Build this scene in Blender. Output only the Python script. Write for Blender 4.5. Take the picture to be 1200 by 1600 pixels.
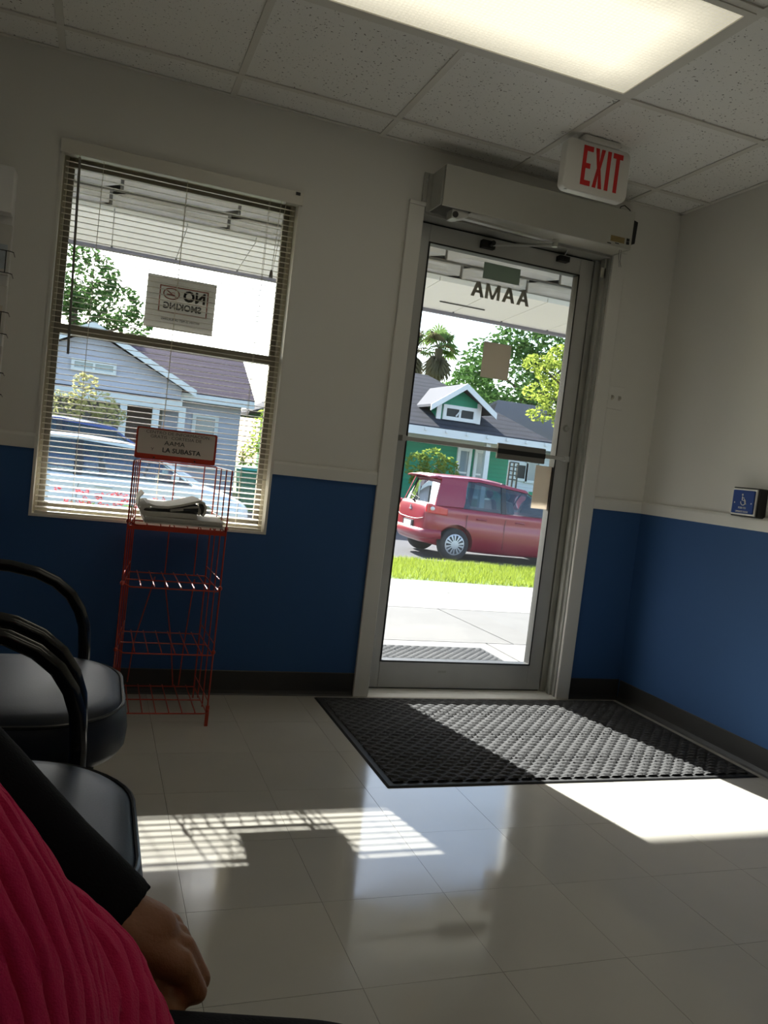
import bpy, bmesh, math, random
from math import sin, cos, pi, radians
from mathutils import Vector, Matrix

for o in list(bpy.data.objects):
    bpy.data.objects.remove(o)
SC = bpy.context.scene
COL = SC.collection
random.seed(7)

# ------------------------------------------------------------------ camera
CAM = Vector((1.5, -3.2489, 1.0042))
YAW, PITCH, ROLL, FPX = 0.348, -0.0571, 0.1162, 1259.25
_fw = Vector((sin(YAW)*cos(PITCH), cos(YAW)*cos(PITCH), sin(PITCH)))
_rt0 = Vector((cos(YAW), -sin(YAW), 0))
_up0 = _rt0.cross(_fw)
_rt = cos(ROLL)*_rt0 + sin(ROLL)*_up0
_up = -sin(ROLL)*_rt0 + cos(ROLL)*_up0
cd = bpy.data.cameras.new('camera')
cd.sensor_fit = 'HORIZONTAL'
cd.sensor_width = 36.0
cd.lens = FPX/1200*36.0
cd.clip_start = 0.02
cd.clip_end = 500
cam = bpy.data.objects.new('camera', cd)
COL.objects.link(cam)
mw = Matrix((_rt, _up, -_fw)).transposed().to_4x4()
mw.translation = CAM
cam.matrix_world = mw
SC.camera = cam

# ------------------------------------------------------------------ sky, sun, exposure
SUN_TO = Vector((-0.228, 1.0, 0.622)).normalized()
SUN_EL = math.asin(SUN_TO.z)
SUN_AZ = math.atan2(SUN_TO.x, SUN_TO.y)
W = bpy.data.worlds.new('world')
SC.world = W
W.use_nodes = True
nt = W.node_tree
nt.nodes.clear()
out = nt.nodes.new('ShaderNodeOutputWorld')
bg = nt.nodes.new('ShaderNodeBackground')
sky = nt.nodes.new('ShaderNodeTexSky')
sky.sky_type = 'NISHITA'
sky.sun_disc = False
sky.sun_elevation = SUN_EL
sky.sun_rotation = SUN_AZ
sky.air_density = 1.0
sky.dust_density = 1.4
sky.ozone_density = 1.2
bg.inputs['Strength'].default_value = 0.46
nt.links.new(sky.outputs[0], bg.inputs[0])
nt.links.new(bg.outputs[0], out.inputs[0])

sl = bpy.data.lights.new('sun', 'SUN')
sl.energy = 22.0
sl.angle = radians(0.6)
sl.color = (1.0, 0.975, 0.94)
sun = bpy.data.objects.new('sun', sl)
COL.objects.link(sun)
sun.rotation_euler = SUN_TO.to_track_quat('Z', 'Y').to_euler()
sun.location = (-5, 25, 16)

SC.view_settings.view_transform = 'Standard'
SC.view_settings.look = 'None'
SC.view_settings.exposure = 0.3
SC.view_settings.gamma = 1.0
SC.view_settings.use_curve_mapping = False
LAMP = 0.88      # radiance of the ceiling troffers

# ------------------------------------------------------------------ helpers
def at(u, v, Y):
    """point of the plane y = Y seen at photo pixel (u, v)"""
    d = (u-600)/FPX*_rt - (v-800)/FPX*_up + _fw
    return CAM + d*((Y-CAM.y)/d.y)

class MB:
    def __init__(s): s.v = []; s.f = []
    def add(s, vs, fs):
        n = len(s.v)
        s.v += [tuple(p) for p in vs]
        s.f += [tuple(i+n for i in f) for f in fs]
        return s
    def box(s, x0, y0, z0, x1, y1, z1):
        return s.add([(x0,y0,z0),(x1,y0,z0),(x1,y1,z0),(x0,y1,z0),(x0,y0,z1),(x1,y0,z1),(x1,y1,z1),(x0,y1,z1)],
              [(3,2,1,0),(4,5,6,7),(0,1,5,4),(1,2,6,5),(2,3,7,6),(3,0,4,7)])
    def frame(s, x0, x1, z0, z1, w, y0, y1, wb=None, wt=None):
        wb = wb or w; wt = wt or w
        s.box(x0, y0, z0, x0+w, y1, z1); s.box(x1-w, y0, z0, x1, y1, z1)
        s.box(x0+w, y0, z0, x1-w, y1, z0+wb); return s.box(x0+w, y0, z1-wt, x1-w, y1, z1)
    def hexa(s, p):
        return s.add(p, [(3,2,1,0),(4,5,6,7),(0,1,5,4),(1,2,6,5),(2,3,7,6),(3,0,4,7)])
    def poly(s, pts): return s.add(pts, [tuple(range(len(pts)))])
    def prism(s, pts, d):
        """planar polygon pts (3-D) extruded by vector d"""
        n = len(pts); d = Vector(d)
        vs = [Vector(p) for p in pts]; vs += [p+d for p in vs]
        fs = [tuple(range(n))[::-1], tuple(range(n, 2*n))]
        fs += [(i, (i+1) % n, n+(i+1) % n, n+i) for i in range(n)]
        return s.add(vs, fs)
    def tube(s, pts, r, n=8, closed=False, r2=None, nrm=None):
        P = [Vector(p) for p in pts]; m = len(P)
        R = r if isinstance(r, (list, tuple)) else [r]*m
        rings = []; prev = Vector(nrm) if nrm else None
        for i in range(m):
            if closed: t = P[(i+1) % m]-P[i-1]
            else: t = P[min(i+1, m-1)]-P[max(i-1, 0)]
            t.normalize()
            if prev is None:
                prev = Vector((0,0,1)) if abs(t.z) < .9 else Vector((1,0,0))
            a = prev - t*prev.dot(t)
            if a.length < 1e-6: a = t.orthogonal()
            a.normalize(); prev = a
            b = t.cross(a)
            q = (r2/ R[i]) if r2 else 1.0
            rings.append([P[i]+a*(R[i]*cos(2*pi*k/n))+b*(R[i]*q*sin(2*pi*k/n)) for k in range(n)])
        vs = [p for rg in rings for p in rg]; fs = []
        for i in range(m if closed else m-1):
            j = (i+1) % m
            for k in range(n):
                fs.append((i*n+k, i*n+(k+1) % n, j*n+(k+1) % n, j*n+k))
        if not closed:
            fs.append(tuple(range(n))[::-1]); fs.append(tuple((m-1)*n+k for k in range(n)))
        return s.add(vs, fs)
    def capsule(s, p0, r0, p1, r1, n=16):
        p0 = Vector(p0); p1 = Vector(p1)
        d = p1-p0; L = d.length; t = d.normalized() if L > 1e-6 else Vector((0,0,1))
        a = t.orthogonal().normalized(); b = t.cross(a)
        rings = []
        for k in range(1, 7):
            an = -pi/2+pi/2*k/6; rings.append((p0+t*(r0*sin(an)), r0*cos(an)))
        for k in range(0, 6):
            an = pi/2*k/6; rings.append((p1+t*(r1*sin(an)), r1*cos(an)))
        vs = [p0-t*r0]+[c+a*(r*cos(2*pi*k/n))+b*(r*sin(2*pi*k/n)) for c, r in rings for k in range(n)]+[p1+t*r1]
        m = len(rings); fs = [(0, 1+(k+1) % n, 1+k) for k in range(n)]
        for i in range(m-1):
            for k in range(n):
                fs.append((1+i*n+k, 1+i*n+(k+1) % n, 1+(i+1)*n+(k+1) % n, 1+(i+1)*n+k))
        e = len(vs)-1
        fs += [(e, 1+(m-1)*n+k, 1+(m-1)*n+(k+1) % n) for k in range(n)]
        return s.add(vs, fs)
    def ellipsoid(s, c, rx, ry, rz, nu=20, nv=12):
        c = Vector(c); vs = [c+Vector((0,0,-rz))]; fs = []
        for j in range(1, nv):
            t = -pi/2+pi*j/nv
            for i in range(nu):
                a = 2*pi*i/nu
                vs.append(c+Vector((rx*cos(t)*cos(a), ry*cos(t)*sin(a), rz*sin(t))))
        vs.append(c+Vector((0,0,rz))); e = len(vs)-1
        fs += [(0, 1+(i+1) % nu, 1+i) for i in range(nu)]
        for j in range(nv-2):
            for i in range(nu):
                fs.append((1+j*nu+i, 1+j*nu+(i+1) % nu, 1+(j+1)*nu+(i+1) % nu, 1+(j+1)*nu+i))
        fs += [(e, 1+(nv-2)*nu+i, 1+(nv-2)*nu+(i+1) % nu) for i in range(nu)]
        return s.add(vs, fs)
    def lathe(s, prof, c, axis='z', n=24):
        """prof: list of (radius, height)"""
        c = Vector(c); vs = []; fs = []
        for r, h in prof:
            for k in range(n):
                a = 2*pi*k/n
                p = (r*cos(a), r*sin(a), h)
                if axis == 'y': p = (p[0], p[2], p[1])
                if axis == 'x': p = (p[2], p[0], p[1])
                vs.append(c+Vector(p))
        m = len(prof)
        for i in range(m-1):
            for k in range(n):
                fs.append((i*n+k, i*n+(k+1) % n, (i+1)*n+(k+1) % n, (i+1)*n+k))
        if prof[0][0] > 1e-6: fs.append(tuple(range(n))[::-1])
        if prof[-1][0] > 1e-6: fs.append(tuple((m-1)*n+k for k in range(n)))
        return s.add(vs, fs)
    def grid(s, fn, nu, nv, loopu=False):
        vs = [fn(i/nu, j/nv) for j in range(nv+1) for i in range(nu+(0 if loopu else 1))]
        w = nu if loopu else nu+1
        fs = []
        for j in range(nv):
            for i in range(nu):
                i2 = (i+1) % w if loopu else i+1
                fs.append((j*w+i, j*w+i2, (j+1)*w+i2, (j+1)*w+i))
        return s.add(vs, fs)
    def mesh(s, name, off=(0,0,0), fix=True):
        me = bpy.data.meshes.new(name)
        ox, oy, oz = off
        me.from_pydata([(x-ox, y-oy, z-oz) for x, y, z in s.v], [], s.f)
        if fix:
            bm = bmesh.new(); bm.from_mesh(me)
            bmesh.ops.recalc_face_normals(bm, faces=bm.faces)
            bm.to_mesh(me); bm.free()
        me.update()
        return me

def origin_of(o):
    p = Vector((0,0,0))
    while o is not None:
        p += o.location; o = o.parent
    return p

def link(name, me, mat, parent=None, loc=(0,0,0)):
    o = bpy.data.objects.new(name, me)
    COL.objects.link(o)
    o.location = loc
    if parent is not None: o.parent = parent
    if mat is not None and not me.materials: me.materials.append(mat)
    return o

def part(name, mb, mat, parent, smooth=False, bevel=0, seg=2, local=False, fix=True):
    """mesh child authored in world coordinates (or in its thing's own when local)"""
    off = (0,0,0) if local else tuple(origin_of(parent))
    me = mb.mesh(name, off, fix)
    o = link(name, me, mat, parent)
    finish(o, smooth, bevel, seg)
    return o

def finish(o, smooth, bevel, seg=2):
    me = o.data
    if smooth:
        me.polygons.foreach_set('use_smooth', [True]*len(me.polygons))
    if bevel:
        m = o.modifiers.new('bevel', 'BEVEL'); m.width = bevel; m.segments = seg
        m.limit_method = 'ANGLE'; m.angle_limit = radians(40)
        me.polygons.foreach_set('use_smooth', [True]*len(me.polygons))
        try: me.set_sharp_from_angle(angle=radians(45))
        except Exception: pass
    elif smooth:
        try: me.set_sharp_from_angle(angle=radians(50))
        except Exception: pass

def tag(o, label, cat, group=None):
    o['label'] = label; o['category'] = cat
    if group: o['group'] = group
    return o

def thing(name, label, cat, loc, group=None):
    o = bpy.data.objects.new(name, None)
    COL.objects.link(o); o.location = loc
    o.empty_display_size = .1
    return tag(o, label, cat, group)

def single(name, label, cat, mb, mat, group=None, smooth=False, bevel=0, seg=2, fix=True):
    xs = [p[0] for p in mb.v]; ys = [p[1] for p in mb.v]; zs = [p[2] for p in mb.v]
    loc = ((min(xs)+max(xs))/2, (min(ys)+max(ys))/2, min(zs))
    o = link(name, mb.mesh(name, loc, fix), mat, None, loc)
    finish(o, smooth, bevel, seg)
    return tag(o, label, cat, group)

def struct(name, mb, mat, label=None, smooth=False, bevel=0, fix=True):
    o = link(name, mb.mesh(name, (0,0,0), fix), mat)
    finish(o, smooth, bevel)
    o['kind'] = 'structure'
    if label: o['label'] = label
    return o

def dup(root, loc, label=None):
    r = root.copy(); COL.objects.link(r); r.location = loc
    if label: r['label'] = label
    for ch in root.children:
        c = ch.copy(); COL.objects.link(c); c.parent = r
        for g in ch.children:
            d = g.copy(); COL.objects.link(d); d.parent = c
    return r

def text_mb(txt, size, sx=1.0, bold=0.0, ext=0.0005):
    """text as MB in the local xz plane, thickness in y, centred on x; base at z=0"""
    cu = bpy.data.curves.new('t', 'FONT')
    cu.body = txt; cu.size = size; cu.align_x = 'CENTER'; cu.extrude = ext; cu.offset = bold
    cu.resolution_u = 3
    o = bpy.data.objects.new('t', cu); COL.objects.link(o)
    dg = bpy.context.evaluated_depsgraph_get()
    me = bpy.data.meshes.new_from_object(o.evaluated_get(dg))
    mb = MB()
    mb.add([(p.co.x*sx, -p.co.z, p.co.y) for p in me.vertices], [tuple(f.vertices) for f in me.polygons])
    bpy.data.objects.remove(o); bpy.data.meshes.remove(me); bpy.data.curves.remove(cu)
    return mb

def moved(mb, loc, mirror=False):
    r = MB(); s = -1 if mirror else 1
    r.v = [(x*s+loc[0], y+loc[1], z+loc[2]) for x, y, z in mb.v]
    r.f = [f[::-1] for f in mb.f] if mirror else list(mb.f)
    return r

# ------------------------------------------------------------------ materials
MATS = {}
def M(name, col, rough=.5, metal=0, var=0, vs=6, bump=0, bs=150, spec=.5, coat=0, emit=0, dots=None, wave=None, sheen=0, trans=0):
    if name in MATS: return MATS[name]
    m = bpy.data.materials.new(name); m.use_nodes = True
    n = m.node_tree; L = n.links
    b = n.nodes['Principled BSDF']
    b.inputs['Roughness'].default_value = rough
    b.inputs['Metallic'].default_value = metal
    b.inputs['Specular IOR Level'].default_value = spec
    b.inputs['Coat Weight'].default_value = coat
    b.inputs['Sheen Weight'].default_value = sheen
    b.inputs['Transmission Weight'].default_value = trans
    tc = n.nodes.new('ShaderNodeTexCoord')
    oi = n.nodes.new('ShaderNodeObjectInfo')
    va = n.nodes.new('ShaderNodeVectorMath'); va.operation = 'ADD'
    L.new(tc.outputs['Object'], va.inputs[0])
    sc = n.nodes.new('ShaderNodeVectorMath'); sc.operation = 'SCALE'
    sc.inputs[0].default_value = (13.7, 7.3, 3.1)
    L.new(oi.outputs['Random'], sc.inputs['Scale'])
    L.new(sc.outputs[0], va.inputs[1])
    vec = va.outputs[0]
    nz = n.nodes.new('ShaderNodeTexNoise'); nz.inputs['Scale'].default_value = vs
    nz.inputs['Detail'].default_value = 5
    L.new(vec, nz.inputs['Vector'])
    mx = n.nodes.new('ShaderNodeMix'); mx.data_type = 'RGBA'
    k = max(var, .02)
    mx.inputs[6].default_value = tuple(c*(1-k) for c in col)+(1,)
    mx.inputs[7].default_value = tuple(min(1, c*(1+k)) for c in col)+(1,)
    L.new(nz.outputs[0], mx.inputs[0])
    colout = mx.outputs[2]
    if dots:   # dark specks: (scale, threshold, colour)
        nd = n.nodes.new('ShaderNodeTexNoise'); nd.inputs['Scale'].default_value = dots[0]
        nd.inputs['Detail'].default_value = 2
        L.new(vec, nd.inputs['Vector'])
        lt = n.nodes.new('ShaderNodeMath'); lt.operation = 'GREATER_THAN'; lt.inputs[1].default_value = dots[1]
        L.new(nd.outputs[0], lt.inputs[0])
        m2 = n.nodes.new('ShaderNodeMix'); m2.data_type = 'RGBA'
        L.new(lt.outputs[0], m2.inputs[0]); L.new(colout, m2.inputs[6]); m2.inputs[7].default_value = tuple(dots[2])+(1,)
        colout = m2.outputs[2]
    if wave:   # boards / shingle courses: (scale, direction, darkest factor)
        wv = n.nodes.new('ShaderNodeTexWave'); wv.wave_type = 'BANDS'; wv.bands_direction = wave[1]; wv.wave_profile = 'SAW'
        wv.inputs['Scale'].default_value = wave[0]; wv.inputs['Distortion'].default_value = wave[3] if len(wave) > 3 else 0
        L.new(tc.outputs['Object'], wv.inputs['Vector'])
        m3 = n.nodes.new('ShaderNodeMix'); m3.data_type = 'RGBA'; m3.blend_type = 'MULTIPLY'; m3.inputs[0].default_value = 1
        cr = n.nodes.new('ShaderNodeValToRGB')
        cr.color_ramp.elements[0].position = 0.0; cr.color_ramp.elements[0].color = (wave[2],)*3+(1,)
        cr.color_ramp.elements[1].position = 0.35; cr.color_ramp.elements[1].color = (1,1,1,1)
        L.new(wv.outputs[0], cr.inputs[0]); L.new(colout, m3.inputs[6]); L.new(cr.outputs[0], m3.inputs[7])
        colout = m3.outputs[2]
    L.new(colout, b.inputs['Base Color'])
    if emit:
        L.new(colout, b.inputs['Emission Color']); b.inputs['Emission Strength'].default_value = emit
    if bump:
        nb = n.nodes.new('ShaderNodeTexNoise'); nb.inputs['Scale'].default_value = bs; nb.inputs['Detail'].default_value = 3
        L.new(vec, nb.inputs['Vector'])
        bp = n.nodes.new('ShaderNodeBump'); bp.inputs['Strength'].default_value = bump; bp.inputs['Distance'].default_value = .002
        L.new(nb.outputs[0], bp.inputs['Height']); L.new(bp.outputs[0], b.inputs['Normal'])
    MATS[name] = m
    return m

def glass(name, tint=(1,1,1), rough=0.0, ior=1.45, haze=0.0):
    """thin sheet glass: see-through with a Fresnel reflection and a little dust"""
    m = bpy.data.materials.new(name); m.use_nodes = True
    n = m.node_tree; n.nodes.clear(); L = n.links
    o = n.nodes.new('ShaderNodeOutputMaterial'); t = n.nodes.new('ShaderNodeBsdfTransparent')
    t.inputs[0].default_value = tint+(1,)
    g = n.nodes.new('ShaderNodeBsdfGlossy'); g.inputs['Roughness'].default_value = rough
    fr = n.nodes.new('ShaderNodeFresnel'); fr.inputs[0].default_value = ior
    mx = n.nodes.new('ShaderNodeMixShader')
    L.new(fr.outputs[0], mx.inputs[0]); L.new(t.outputs[0], mx.inputs[1]); L.new(g.outputs[0], mx.inputs[2])
    last = mx
    if haze:
        d = n.nodes.new('ShaderNodeBsdfDiffuse'); d.inputs[0].default_value = (.8,.8,.8,1)
        tc = n.nodes.new('ShaderNodeTexCoord'); nz = n.nodes.new('ShaderNodeTexNoise'); nz.inputs['Scale'].default_value = 5
        L.new(tc.outputs['Object'], nz.inputs['Vector'])
        mu = n.nodes.new('ShaderNodeMath'); mu.operation = 'MULTIPLY'; mu.inputs[1].default_value = haze*2
        L.new(nz.outputs[0], mu.inputs[0])
        m2 = n.nodes.new('ShaderNodeMixShader'); L.new(mu.outputs[0], m2.inputs[0])
        L.new(mx.outputs[0], m2.inputs[1]); L.new(d.outputs[0], m2.inputs[2]); last = m2
    L.new(last.outputs[0], o.inputs[0])
    return m

CREAM = (.76, .745, .695)
BLUE = (.040, .106, .265)
def papermat(name, col, tr=.4):
    m = M(name, col, rough=.85, var=.03); n = m.node_tree; L = n.links
    b = n.nodes['Principled BSDF']; o = n.nodes['Material Output']
    t = n.nodes.new('ShaderNodeBsdfTranslucent'); L.new(b.inputs['Base Color'].links[0].from_socket, t.inputs[0])
    ms = n.nodes.new('ShaderNodeMixShader'); ms.inputs[0].default_value = tr
    L.new(b.outputs[0], ms.inputs[1]); L.new(t.outputs[0], ms.inputs[2]); L.new(ms.outputs[0], o.inputs[0])
    return m
def wall_paint(name):
    m = M(name, CREAM, rough=.7, spec=.25, var=.03, vs=2.5, bump=.12, bs=220)
    n = m.node_tree; L = n.links; b = n.nodes['Principled BSDF']
    src = b.inputs['Base Color'].links[0].from_socket
    geo = n.nodes.new('ShaderNodeNewGeometry'); sp = n.nodes.new('ShaderNodeSeparateXYZ')
    L.new(geo.outputs['Position'], sp.inputs[0])
    lt = n.nodes.new('ShaderNodeMath'); lt.operation = 'LESS_THAN'; lt.inputs[1].default_value = .925
    L.new(sp.outputs['Z'], lt.inputs[0])
    mx = n.nodes.new('ShaderNodeMix'); mx.data_type = 'RGBA'
    L.new(lt.outputs[0], mx.inputs[0]); L.new(src, mx.inputs[6]); mx.inputs[7].default_value = BLUE+(1,)
    L.new(mx.outputs[2], b.inputs['Base Color'])
    return m
m_wall = wall_paint('two_tone_wall_paint')
m_cream = M('cream_paint', CREAM, rough=.45, var=.03, vs=5, bump=.05)
m_whitepaint = M('white_paint', (.74,.72,.66), rough=.4, var=.03, vs=6)
m_base = M('vinyl_cove_base', (.035,.033,.032), rough=.45, var=.1, bump=.1)
m_plaster = M('exterior_plaster', (.6,.57,.5), rough=.8, var=.06, bump=.3, bs=60)
m_alu = M('brushed_aluminium', (.52,.52,.50), rough=.42, metal=.35, var=.10, vs=9, bump=.05)
m_alu2 = M('worn_aluminium_frame', (.46,.46,.42), rough=.5, metal=.3, var=.16, vs=12, bump=.08)
m_black = M('black_rubber', (.012,.012,.012), rough=.5, var=.1)
m_blackgloss = M('black_enamel', (.008,.008,.009), rough=.22, coat=.5)
m_tile = M('vinyl_floor_tile', (.50,.475,.42), rough=.07, var=.07, vs=5, bump=.03, bs=7, spec=.62)
m_sub = M('dark_tile_joint', (.06,.055,.045), rough=.8)
m_ceil = M('acoustic_tile', (.86,.85,.81), rough=.95, var=.03, bump=.5, bs=130, dots=(115,.675,(.20,.19,.17)))
m_tbar = M('tbar_enamel', (.72,.70,.64), rough=.5)
m_glass = glass('clear_sheet_glass', (.97,.985,.975), haze=.012)

# waxed floor: the polish is worn in cloudy patches
_n = m_tile.node_tree; _b = _n.nodes['Principled BSDF']
_g = _n.nodes.new('ShaderNodeNewGeometry'); _z = _n.nodes.new('ShaderNodeTexNoise'); _z.inputs['Scale'].default_value = 3.2; _z.inputs['Detail'].default_value = 4
_n.links.new(_g.outputs['Position'], _z.inputs['Vector'])
_r = _n.nodes.new('ShaderNodeMapRange'); _r.inputs['From Min'].default_value = .40; _r.inputs['From Max'].default_value = .66
_r.inputs['To Min'].default_value = .045; _r.inputs['To Max'].default_value = .17
_n.links.new(_z.outputs[0], _r.inputs[0]); _n.links.new(_r.outputs[0], _b.inputs['Roughness'])
# ------------------------------------------------------------------ room shell
H = 2.3445; XR = 3.995; XL = .85; YB = -7.6; TW = .14
WX0, WX1, WZ0, WZ1 = 1.283, 2.178, .668, 2.046       # window opening
DX0, DX1, DZ1 = 2.695, 3.645, 2.105                  # door opening

# floor: slab with one vinyl tile object per 12-inch tile
sl_ = MB().box(XL-.15, YB-.15, -.12, XR+.15, .0, -.004)
sl_.box(DX0, 0, -.12, DX1, TW, -.004)
floor = struct('floor', sl_, m_sub, 'glossy cream vinyl tile floor')
S = .3048
xs0, ys0 = 1.7688, -1.5582
def tile_spans(o, lo, hi, step):
    k = math.floor((lo-o)/step); r = []
    while o+k*step < hi-.002:
        a = max(lo, o+k*step); b = min(hi, o+(k+1)*step)
        if b-a > .004: r.append((a, b))
        k += 1
    return r
g = .00045
cache = {}
rest = MB()
for (a, b) in tile_spans(xs0, XL, XR, S):
    for (c, d) in tile_spans(ys0, YB, 0, S):
        if c < -4.0:
            rest.box(a+g, c+g, -.004, b-g, d-g, 0); continue
        key = (round(b-a, 4), round(d-c, 4))
        if key not in cache:
            w2, d2 = (b-a)/2-g, (d-c)/2-g
            mb = MB().box(-w2, -d2, -.0035, w2, d2, 0)
            cache[key] = mb.mesh('tile'); cache[key].materials.append(m_tile)
        o = link('tile', cache[key], None, floor, ((a+b)/2, (c+d)/2, 0))
        o.rotation_euler = (random.uniform(-.0008,.0008), random.uniform(-.0008,.0008), 0)
o = link('far_tiles', rest.mesh('far_tiles'), m_tile, floor); o['kind'] = 'stuff'

# walls
def wall_with_holes(x0, x1, y0, y1, z0, z1, holes):
    mb = MB(); xs = sorted({x0, x1}|{h[0] for h in holes}|{h[1] for h in holes})
    zs = sorted({z0, z1}|{h[2] for h in holes}|{h[3] for h in holes})
    for a, b in zip(xs, xs[1:]):
        for c, d in zip(zs, zs[1:]):
            if any(h[0] <= a and b <= h[1] and h[2] <= c and d <= h[3] for h in holes): continue
            mb.box(a, y0, c, b, y1, d)
    return mb
struct('wall_back', wall_with_holes(XL-.15, XR+.15, 0, TW, -.12, 2.75, [(WX0,WX1,WZ0,WZ1),(DX0,DX1,-.12,DZ1)]), m_wall,
       'front wall, cream above and blue below, with window and glass door', fix=False)
struct('wall_right', MB().box(XR, YB-.15, -.12, XR+.15, 0, 2.75), m_wall, 'right wall, cream above and blue below the rail')
struct('wall_left', MB().box(XL-.15, YB-.15, -.12, XL, 0, 2.75), m_wall)
struct('wall_rear', MB().box(XL, YB-.15, -.12, XR, YB, 2.75), m_wall)
# white lining of the window opening
lin = MB()
lin.frame(WX0, WX1, WZ0, WZ1, .010, -.004, .06, .010, .008)
struct('trim_1', lin, m_whitepaint, 'white lining of the window opening')

# chair rail, baseboard
def rail(x0, x1):
    mb = MB()
    prof = [(0,.918),(-.011,.918),(-.012,.925),(-.012,.962),(-.009,.972),(-.004,.975),(0,.975)]
    mb.prism([(x0, y, z) for y, z in prof], (x1-x0, 0, 0)); return mb
struct('trim_2', rail(XL, WX0), m_cream, 'cream chair rail left of the window')
struct('trim_3', rail(WX1, 2.628), m_cream, 'cream chair rail between window and door')
struct('trim_4', rail(3.713, XR), m_cream, 'cream chair rail right of the door')
mb = MB(); prof = [(0,.918),(-.011,.918),(-.012,.925),(-.012,.962),(-.009,.972),(-.004,.975),(0,.975)]
mb.prism([(XR+y, 0, z) for y, z in prof], (0, YB, 0))
struct('trim_5', mb, m_cream, 'cream chair rail on the right wall')
def cove(x0, x1):
    mb = MB(); prof = [(0,0),(-.016,0),(-.010,.006),(-.006,.02),(-.005,.097),(-.002,.1),(0,.1)]
    mb.prism([(x0, y, z) for y, z in prof], (x1-x0, 0, 0)); return mb
struct('baseboard_back', cove(XL, 2.628), m_base, 'dark vinyl baseboard under the window')
struct('baseboard_corner', cove(3.713, XR-.001), m_base, 'dark vinyl baseboard in the corner by the door')
mb = MB(); prof = [(0,0),(-.016,0),(-.010,.006),(-.006,.02),(-.005,.097),(-.002,.1),(0,.1)]
mb.prism([(XR+y, -.017, z) for y, z in prof], (0, YB+.017, 0))
struct('baseboard_right', mb, m_base, 'dark vinyl baseboard along the right wall')
mb = MB(); mb.prism([(XL-y, 0, z) for y, z in prof], (0, YB, 0))
struct('baseboard_left', mb, m_base)

# ceiling: grid of tiles, t-bars
T = .6096; xT, yP = 1.2584-2*.6096, -.1937
FX0, FX1 = xT+3*T, xT+5*T
LIGHTS = [(-1, -.803-.0), (-5, 0), (-9, 0)]
fix_rows = [1, 4, 7, 10]              # troffer rows from the wall; all after the first are unseen, added for light
ceil = struct('ceiling', MB().box(XL-.15, YB-.15, 2.72, XR+.15, 0, 2.75), M('ceiling_deck', (.3,.3,.3), rough=.9), 'suspended ceiling of speckled acoustic tiles')
xsp = tile_spans(xT, XL, XR, T)
ysp = []
k = 0; hi = 0; lo = yP
while hi > YB+.01:
    lo2 = max(lo, YB); ysp.append((lo2, hi)); hi = lo2; lo = lo2-T
cache = {}
for (a, b) in xsp:
    for j, (c, d) in enumerate(ysp):
        if j-1 in fix_rows and a > FX0-.01 and b < FX1+.01: continue
        key = (round(b-a, 4), round(d-c, 4))
        if key not in cache:
            w2, d2 = (b-a)/2-.010, (d-c)/2-.010
            mb = MB().box(-w2, -d2, 0, w2, d2, .016)
            cache[key] = mb.mesh('ceiling_tile'); cache[key].materials.append(m_ceil)
        link('ceiling_tile', cache[key], None, ceil, ((a+b)/2, (c+d)/2, H+.003))
def tbar_box(x0, y0, x1, y1): return MB().box(x0, y0, H-(.003 if x1-x0 > y1-y0 else .0026), x1, y1, H+.002).box((x0+x1)/2-.001 if x1-x0 < y1-y0 else x0, (y0+y1)/2-.001 if x1-x0 > y1-y0 else y0, H, (x0+x1)/2+.001 if x1-x0 < y1-y0 else x1, (y0+y1)/2+.001 if x1-x0 > y1-y0 else y1, H+.03)
for (c, d) in ysp[:-1]:
    part('grid_runner', tbar_box(XL, c-.012, XR, c+.012), m_tbar, ceil)
for (a, b) in xsp[:-1]:
    segs = [(YB, 0)]
    if FX0+.1 < b < FX1-.1:
        cuts = [ysp[r+1] for r in fix_rows if r+1 < len(ysp)]
        y = 0; segs = []
        for c, d in cuts: segs.append((d, y)); y = c
        segs.append((YB, y))
    for c, d in segs: part('grid_runner', tbar_box(b-.012, c, b+.012, d), m_tbar, ceil)
for n_, bx in enumerate([(XL, -.02, XR, 0), (XR-.02, YB, XR, 0), (XL, YB, XL+.02, 0)]):
    part('wall_angle', MB().box(bx[0], bx[1], H-.0015, bx[2], bx[3], H+.001), m_tbar, ceil)

# troffers: one over the door, the others added unseen to brighten the room
m_lens = bpy.data.materials.new('prismatic_lens'); m_lens.use_nodes = True
n = m_lens.node_tree; b = n.nodes['Principled BSDF']
b.inputs['Base Color'].default_value = (.8,.76,.62,1); b.inputs['Roughness'].default_value = .35
b.inputs['Emission Color'].default_value = (1.0,.93,.73,1); b.inputs['Emission Strength'].default_value = LAMP
tc = n.nodes.new('ShaderNodeTexCoord'); vo = n.nodes.new('ShaderNodeTexVoronoi'); vo.inputs['Scale'].default_value = 75; vo.inputs['Randomness'].default_value = 0
n.links.new(tc.outputs['Object'], vo.inputs['Vector'])
bp = n.nodes.new('ShaderNodeBump'); bp.inputs['Strength'].default_value = .6; bp.inputs['Distance'].default_value = .004
n.links.new(vo.outputs[0], bp.inputs['Height']); n.links.new(bp.outputs[0], b.inputs['Normal'])
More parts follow.
